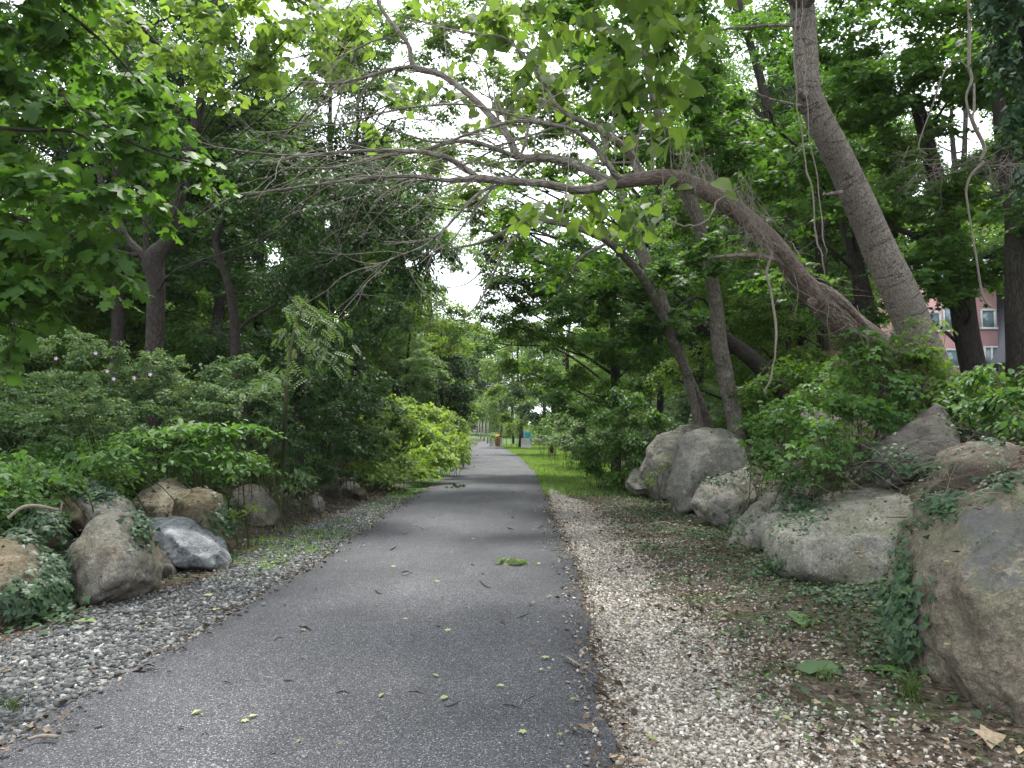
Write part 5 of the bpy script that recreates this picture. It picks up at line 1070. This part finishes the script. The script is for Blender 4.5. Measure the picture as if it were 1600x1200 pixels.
# ------------------------------------------------------------------ house on the rise at the right
def box(a, x0, x1, y0, y1, z0, z1):
    V = np.array([[x, y, z] for z in (z0, z1) for y in (y0, y1) for x in (x0, x1)]); a.add(V, [np.array([[0,2,3,1],[4,5,7,6],[0,1,5,4],[2,6,7,3],[0,4,6,2],[1,3,7,5]])])
HD = 34.0
def hx(px): return P(px, 600, HD).x
def hz(py): return P(1500, py, HD).z
hb = Hf(20, HD); house = empty('house', (hx(1450), HD, hb)); tag(house, 'pink sided house with white windows and grey slate roof seen through the right trees', 'house')
a = Acc(); box(a, hx(1300), hx(1562), HD, HD+8, hb-.5, hz(440)); a.build('wall', M['siding'], house)
a = Acc(); box(a, hx(1562)+.004, hx(1660), HD-2.2, HD+8, hb-.5, hz(560)); 
gx0, gx1 = hx(1562)+.004, hx(1660); V = np.array([[gx0, HD-2.2, hz(560)], [gx1, HD-2.2, hz(560)], [(gx0+gx1)/2, HD-2.2, hz(455)], [gx0, HD+8, hz(560)], [gx1, HD+8, hz(560)], [(gx0+gx1)/2, HD+8, hz(455)]])
a.add(V, [np.array([[0, 1, 2], [3, 5, 4]]), np.array([[0, 2, 5, 3], [1, 4, 5, 2]])]); a.build('stone_gable', M['stonewall'], house)
a = Acc()
def slab(a, p, q, y0, y1, t=.12):
    V = np.array([[p[0], y0, p[1]], [q[0], y0, q[1]], [q[0], y1, q[1]], [p[0], y1, p[1]]]); V = np.vstack([V, V+np.array([0, 0, t])]); a.add(V, [np.array([[3,2,1,0],[4,5,6,7],[0,1,5,4],[1,2,6,5],[2,3,7,6],[3,0,4,7]])])
slab(a, (gx0-.45, hz(560)-.35), ((gx0+gx1)/2, hz(455)+.02), HD-2.6, HD+8.2); slab(a, ((gx0+gx1)/2, hz(455)+.02), (gx1+.45, hz(560)-.35), HD-2.6, HD+8.2)
V = np.array([[hx(1290), HD-.5, hz(440)], [hx(1640), HD-.5, hz(440)], [hx(1640), HD+4, hz(380)], [hx(1290), HD+4, hz(380)]]); V = np.vstack([V, V+np.array([0, 0, .15])])
a.add(V, [np.array([[3,2,1,0],[4,5,6,7],[0,1,5,4],[1,2,6,5],[2,3,7,6],[3,0,4,7]])]); a.build('roof', M['slate'], house)
a = Acc(); box(a, gx0-.5, gx0-.05, HD-2.65, HD-2.6, hz(560)-.45, hz(560)-.1); a.build('fascia', M['white_paint'], house)
for x0, x1, y0, y1, n in [(1479,1496,478,516,1),(1446,1470,490,516,1),(1541,1560,544,580,2),(1480,1498,548,572,1),(1538,1556,486,512,1),(1400,1425,490,518,1)]:
    f = Acc(); zt, zb, a0, a1 = hz(y0), hz(y1), hx(x0), hx(x1); w = .09; yy = HD-.06
    box(f, a0-w, a1+w, yy, HD+.01, zt, zt+w); box(f, a0-w*1.6, a1+w*1.6, yy-.05, HD+.012, zb-w, zb); box(f, a0-w, a0, yy, HD+.014, zb, zt); box(f, a1, a1+w, yy, HD+.014, zb, zt)
    if n == 2: box(f, (a0+a1)/2-.04, (a0+a1)/2+.04, yy, HD+.01, zb, zt)
    fo = f.build('window', M['white_paint'], house)
    g = Acc(); box(g, a0+.001, a1-.001, HD-.03, HD-.02, zb+.001, zt-.001); go = g.build('pane', M['glass'], None); go.parent = fo; go.location = (0, 0, 0)
    go.matrix_parent_inverse = Matrix.Identity(4)

# ------------------------------------------------------------------ things at the end of the grass
def barrier(label, x0, x1, yb, h, d, dy):
    z0 = Hf(P(x0, 700, d).x, d)-.02; X0, X1 = P(x0, 690, d).x, P(x1, 690, d).x
    prof = [(-.32, 0), (-.32, .12), (-.18, .33), (-.1, h), (.1, h), (.18, .33), (.32, .12), (.32, 0)]
    bm = bmesh.new(); rings = []
    for X_ in (X0, X1): rings.append([bm.verts.new((X_, d+p[0]+(dy if X_ == X1 else 0), z0+p[1])) for p in prof])
    for k in range(8): bm.faces.new([rings[0][k], rings[0][(k+1) % 8], rings[1][(k+1) % 8], rings[1][k]])
    bm.faces.new(rings[0][::-1]); bm.faces.new(rings[1]); bmesh.ops.recalc_face_normals(bm, faces=bm.faces)
    bmesh.ops.bevel(bm, geom=bm.edges[:], offset=.025, segments=2, affect='EDGES')
    me = bpy.data.meshes.new('concrete_barrier'); bm.to_mesh(me); bm.free(); return tag(link('concrete_barrier', me, M['concrete']), label, 'barrier', 'white barriers at the end of the grass')
barrier('white concrete barrier beside the path, left of the striped marker', 765, 774, 0, .85, 62, 1.6)
barrier('white concrete barrier just right of the striped marker', 778, 785, 0, .8, 61.5, .4)
barrier('white concrete barrier under the teal screen', 814, 829, 0, .8, 58, -.5)
mk = empty('hazard_marker', (P(777.5, 690, 60).x, 60, Hf(P(777.5, 690, 60).x, 60))); tag(mk, 'orange and black striped hazard marker at the path edge', 'marker')
zc = 1.0; wv, hv = .19, .72; mx0 = mk.location.x; gz = mk.location.z
a = Acc(); tube(a, [(mx0, 60.06, gz-.1), (mx0, 60.06, gz+1.05)], [.03, .03], 8, 1); a.build('pole', M['post'], mk)
a = Acc(); box(a, mx0-wv, mx0+wv, 60, 60.03, gz+.15, gz+1.05); a.build('board', M['orange'], mk)
for k in range(4):
    z0 = gz+.16+k*.19; a = Acc(); lo, hi = z0, z0+.09; V = []
    for yy in (59.985, 59.998):
        V += [(mx0-wv*.96, yy, min(lo, gz+1.04)), (mx0+wv*.96, yy, min(lo+.16, gz+1.04)), (mx0+wv*.96, yy, min(hi+.16, gz+1.04)), (mx0-wv*.96, yy, min(hi, gz+1.04))]
    a.add(np.array(V), [np.array([[0,1,2,3],[7,6,5,4],[0,4,5,1],[1,5,6,2],[2,6,7,3],[3,7,4,0]])]); a.build('stripe', M['black'], mk)
sc_ = empty('teal_screen', (P(823, 680, 66).x, 66, 0)); tag(sc_, 'teal mesh screen hung between posts behind the white barrier', 'fence')
a = Acc(); x0, x1 = P(819, 680, 66).x, P(830, 680, 66).x; z0 = Hf(x0, 66)
ns = 14; V = []
for k in range(ns+1):
    t = k/ns; xx = x0+(x1-x0)*t; yy = 66+.04*math.sin(t*19)
    V += [(xx, yy, z0+.1), (xx, yy, z0+1.35-.08*math.sin(math.pi*t)), (xx, yy+.012, z0+.1), (xx, yy+.012, z0+1.35-.08*math.sin(math.pi*t))]
k = np.arange(ns)[:, None]*4; a.add(np.array(V), [np.vstack([k+np.array([0, 4, 5, 1]), k+np.array([2, 3, 7, 6]), k+np.array([1, 5, 7, 3])])]); a.build('fabric', M['teal'], sc_)
for xx in (x0, x1): a = Acc(); tube(a, [(xx, 66.03, z0-.2), (xx, 66.03, z0+1.5)], [.04, .04], 8, 1); a.build('post', M['post'], sc_)
for i_, (px, d) in enumerate([(762,75),(756.5,86),(751.5,98),(747.5,112),(744.5,128)]):
    x = P(px, 670, d).x; z = Hf(x, d); o = None; pr = empty('wooden_post', (x, d, z)); tag(pr, 'tall pale post in the row running along the far path', 'post', 'pale posts along the far path')
    a = Acc(); box(a, x-.08, x+.08, d-.08, d+.08, z-.2, z+2.2); a.build('shaft', M['bark_pale'], pr)
    a = Acc(); box(a, x-.11, x+.11, d-.11, d+.11, z+2.2, z+2.27); a.build('cap', M['bark_pale'], pr)
dk = empty('post_in_shade', (P(802, 680, 72).x, 72, Hf(P(802, 680, 72).x, 72))); tag(dk, 'dark square post in the shade left of the teal screen', 'post'); x = dk.location.x; z = dk.location.z
a = Acc(); box(a, x-.12, x+.12, 71.9, 72.1, z-.2, z+2); a.build('shaft', M['black'], dk); a = Acc(); box(a, x-.16, x+.16, 71.86, 72.14, z+2, z+2.08); a.build('cap', M['black'], dk)
sg = empty('low_sign', (P(741.5, 676, 118).x, 118, 0)); tag(sg, 'small grey sign on a thin post far down the path', 'sign'); x = sg.location.x
a = Acc(); tube(a, [(x, 118, -.1), (x, 118, 1.2)], [.05, .05], 8, 1); a.build('pole', M['post'], sg); a = Acc(); box(a, x-.28, x+.28, 117.93, 117.95, .85, 1.25); a.build('plate', M['post'], sg)
a = Acc(); pts = [P(760, 603, 64), P(775, 601.5, 62), P(800, 600, 60), P(860, 590, 57)]; tube(a, pts, [.02]*4, 6, 4); tag(a.build('overhead_cable', M['cable']), 'thin pale cable strung across above the far end of the grass', 'cable')

# ------------------------------------------------------------------ fallen branches, sticks, leaves lying about
def stick(name, label, pts, group=None, mat='twig', lift=True, side=0, seed=0, cat='stick'):
    """pts: (px,py,width px) lying on whatever is under them"""
    rng = np.random.default_rng(seed); P3 = []; R3 = []
    for (px, py, w) in pts:
        h = picture_ray(px, py)
        if h[0] is None: continue
        q = Vector(h[0]); 
        P3.append((q.x, q.y, q.z)); R3.append(W2(w, q.y)/2)
    if len(P3) < 2: return
    P3 = np.array(P3); on_path = np.abs(P3[:, 0]-path_x(P3[:, 1])) < 1.5
    P3[:, 2] = np.where(on_path, .044, P3[:, 2])+np.array(R3)*.9
    a = Acc(); p, r = tube(a, P3, R3, 7, 4, .12, seed=seed)
    for _ in range(side):
        k = rng.integers(1, len(p)-1); d = norm(p[k]-p[k-1])+rng.normal(size=3)*np.array([.7, .7, .15]); tube(a, [p[k], p[k]+d*.12*rng.uniform(.5, 1.4)], [r[k]*.5, r[k]*.2], 5, 2)
    o = a.build(name, M[mat], None, True); return tag(o, label, cat, group)
# big broken branch lying across the right rocks
def lay(name, label, pts, mat, cat, forks=()):
    a = Acc(); pxtube(a, pts, 9, 5, .08, 5)
    for f_ in forks: pxtube(a, f_, 6, 4, .08, 2)
    return tag(a.build(name, M[mat], None, True), label, cat)
lay('fallen_branch', 'long bare branch lying across the gap between the slab and the huge boulder', [(1610,738,6.6,15),(1560,762,6.75,14),(1510,780,6.95,12),(1465,800,7.1,9),(1420,806,7.3,5),(1385,808,7.45,3)], 'vine', 'branch', [[(1500,783,7.0,6),(1475,775,7.2,5),(1455,772,7.35,3)], [(1470,798,7.1,6),(1440,806,7.1,5),(1425,812,7.2,4)]])
lay('fallen_branch', 'short broken branch lying on the upper left side of the slab', [(1268,832,8.1,5),(1295,815,8.25,7),(1315,800,8.45,5),(1340,780,8.8,3)], 'bark_pale' if False else 'twig', 'branch')
lay('fallen_branch', 'curved pale branch bridging the small rocks on the left', [(12,810,7.2,5),(35,793,7.3,6),(60,791,7.4,6),(92,797,7.5,4)], 'vine', 'branch', [[(95,800,7.5,3),(97,785,7.5,3)]])
dv = Acc(); rng = np.random.default_rng(15)      # dry roots and vines over the right bank
for _ in range(200):
    px, py = (1330+rng.normal()*75, 745+rng.normal()*28) if _ % 3 else (1470+rng.normal()*35, 730+rng.normal()*35)
    h = picture_ray(px, py)
    if h[0] is None or h[0].y > 11: continue
    d = np.array([.7+rng.normal()*.5, .3+rng.normal()*.4, .25*rng.normal()]); q = np.array(h[0])+np.array([0, -.02, .03])
    branchy(dv, q, d if rng.uniform() < .5 else -d, rng.uniform(.15, .55), .0045, 0, rng, .35, 3, -.03, 2, .9, .6, 5)
tag(dv.build('dry_stems', M['vine']), kind='stuff')
rg = random.Random(7)
lb = 'thin dark twig lying on the asphalt'
for i_ in range(34):
    px, py = rg.choice([(rg.uniform(560, 860), rg.uniform(800, 1000)), (rg.uniform(300, 900), rg.uniform(960, 1180))]); L_ = rg.uniform(6, 26)*(py-600)/420; an = rg.uniform(-1.4, 1.4)
    stick('twig', lb, [(px, py, 1.0), (px+L_*.5, py-L_*.5*math.sin(an)*.6+rg.uniform(-4, 4), 1.5), (px+L_, py-L_*math.sin(an)*.6, .6)], 'twigs scattered on the path', 'bark_dark' if i_ % 3 else 'twig', seed=i_)
stick('twig', 'pale stick at the bottom left edge of the path', [(42,1176,6),(65,1170,6),(88,1172,7)], None, 'vine', seed=90)
stick('twig', 'slender bare stick lying slanted near the right edge of the asphalt', [(886,1038,3),(898,1048,4),(908,1054,3)], None, 'vine', seed=91, side=2)
stick('twig', 'thin stick on the left gravel edge pointing to the path', [(180,1062,7),(200,1058,6),(222,1060,4)], None, 'bark_dark', seed=92, side=2)
stick('twig', 'long thin curved stem lying on the gravel right of the path', [(925,1085,3),(955,1095,3),(980,1110,3),(990,1125,2)], None, 'bark_dark', seed=93)
stick('twig', 'curved stem lying in the weeds below the tall grey boulder', [(1010,824,3),(1035,818,4),(1060,824,3)], None, 'twig', seed=94)
def ground_leaf(label, px, py, s, ang, proto, mat, group=None, rnd=.8, curl=.35, n=1, seed=0):
    rng = np.random.default_rng(seed+int(px)); h = picture_ray(px, py)
    if h[0] is None: return
    x, y, z = h[0]; on = abs(x-float(path_x(y))) < 1.5; z = .046 if on else z+.02; a = Acc()
    for k in range(n):
        d = np.array([[math.cos(ang+k*2.1), math.sin(ang+k*2.1), .02]]); nr = np.array([[rng.normal()*curl*.5, -.15+rng.normal()*curl*.3, 1.]])
        place_leaves(a, proto, np.array([[x+rng.normal()*s*.25*(k > 0), y+rng.normal()*s*.25*(k > 0), z+s*.12]]), d, nr, np.array([s*(1-.15*k)]), np.array([rnd]))
    a.add(np.zeros((0, 3)), []) if False else None
    st = np.array([x, y, z+s*.12]); tube(a, [st, st-d[0]*s*.3+np.array([0, 0, -s*.06]), st-d[0]*s*.55+np.array([0, 0, -s*.1])], [s*.014, s*.01, s*.006], 4, 2, rnd=rnd)
    return tag(a.build('fallen_leaf', M[mat], None), label, 'leaf', group)
for i_ in range(44):
    px, py = rg.uniform(260, 900), 790+390*rg.random()**.8
    if px < 770-(py-700)*1.15+25 or px > 842+(py-700)*.18: continue
    ground_leaf('small torn yellow-green leaf lying on the asphalt', px, py, rg.uniform(.03, .075), rg.uniform(0, 6.28), rg.choice(['maple7', 'simple', 'oval']), 'leaf_fallen', 'small leaves scattered on the path', rg.uniform(.4, 1), seed=i_)
for i_ in range(30):
    px, py = rg.uniform(940, 1500), rg.uniform(850, 1180)
    ground_leaf('small yellowed leaf lying on the right gravel and litter', px, py, rg.uniform(.03, .07), rg.uniform(0, 6.28), rg.choice(['maple7', 'simple', 'oval']), 'leaf_fallen', 'small leaves on the right gravel', rg.uniform(.5, 1), seed=50+i_)
ground_leaf('large limp green lobed leaf lying below the huge boulder', 1300, 1050, .26, 3.3, 'maple', 'leaf_pale', rnd=.2, seed=3)
ground_leaf('large pale green leaf lying in the litter above the other big leaf', 1240, 975, .24, .25, 'heart', 'leaf_pale', rnd=.95, seed=4)
ground_leaf('drooping grass-green leaf at the foot of the huge boulder', 1395, 1055, .2, 2.6, 'heart', 'leaf_plant', rnd=.8, seed=5)
ground_leaf('dark green leaf lying left of the large pale one', 1190, 968, .13, 1, 'heart', 'leaf_dark', rnd=.8, seed=6)
ground_leaf('curled dry brown leaf at the bottom right corner', 1535, 1165, .17, .3, 'maple7', 'litter', rnd=.95, seed=7, curl=.8)
ground_leaf('long pale leaf lying on the left gravel', 118, 978, .17, .2, 'oval', 'leaf_fallen', rnd=.35, seed=8)
ground_leaf('yellow leaf on the left gravel near the blue-grey boulder', 318, 935, .1, .1, 'oval', 'leaf_fallen', rnd=1, seed=9)
ground_leaf('orange-brown leaf on the left gravel', 332, 957, .08, .8, 'maple7', 'litter', rnd=1, seed=10)
f = Acc(); rng = np.random.default_rng(77); h = picture_ray(805, 890); c = np.array(h[0]); n_ = 26
place_leaves(f, 'maple7', np.stack([c[0]+rng.normal(size=n_)*.08, c[1]+rng.normal(size=n_)*.05, np.full(n_, .05)+rng.uniform(0, .05, n_)], 1), np.stack([rng.normal(size=n_), rng.normal(size=n_), rng.normal(size=n_)*.3], 1), np.array([0, -.3, 1])+rng.normal(size=(n_, 3))*.5, rng.uniform(.05, .11, n_), rng.uniform(.3, 1, n_))
tube(f, [(c[0]-.18, c[1], .05), (c[0], c[1]+.03, .07), (c[0]+.14, c[1]-.01, .05)], [.003, .003, .002], 5, 3); tag(f.build('leafy_sprig', M['leaf_light']), 'green leafy sprig dropped in the middle of the path', 'sprig')
f = Acc(); h = picture_ray(716, 765); c = np.array(h[0]); n_ = 14
place_leaves(f, 'maple7', np.stack([c[0]+rng.normal(size=n_)*.16, c[1]+rng.normal(size=n_)*.2, np.full(n_, .05)+rng.uniform(0, .05, n_)], 1), rng.normal(size=(n_, 3))*np.array([1, 1, .3]), np.array([0, -.3, 1])+rng.normal(size=(n_, 3))*.5, rng.uniform(.08, .16, n_), rng.uniform(0, .5, n_))
tag(f.build('leafy_sprig', M['leaf_dark']), 'dark clump of fallen leaves far up the path near its left side', 'sprig')
# grass tufts at the foot of the huge boulder
for px, py, nb, lb_ in [(1425,1095,40,'arching tuft of grass blades at the foot of the huge boulder'),(1290,1062,26,'small grass tuft beside the large lobed leaf'),(20,1110,20,'small tuft growing in the left gravel at the photo edge')]:
    h = picture_ray(px, py); c = np.array(h[0]); a = Acc()
    for _ in range(nb):
        an = rng.uniform(0, 6.28); L_ = rng.uniform(.1, .26)*(1 if nb > 30 else .5); e = c+np.array([math.cos(an)*L_*.6, math.sin(an)*L_*.6, L_*.75]); b_ = c+rng.normal(size=3)*np.array([.03, .03, 0])
        tube(a, [b_, (b_+e)/2+np.array([0, 0, L_*.2]), e], [.0028, .0026, .0006], 3, 3, cap=False, rnd=rng.uniform(0, .9))
    tag(a.build('grass_tuft', M['leaf_light']), lb_, 'grass tuft')

# ------------------------------------------------------------------ air
hv = NT('haze'); pv = hv.n('VolumePrincipled'); pv.inputs['Color'].default_value = (.93, .97, 1, 1); pv.inputs['Density'].default_value = HAZE; pv.inputs['Anisotropy'].default_value = .1
hv.t.links.new(pv.outputs[0], hv.out.inputs[1])
a = Acc(); box(a, -300, 300, -40, 760, -3, 60); tag(a.build('haze', hv.m), kind='stuff')
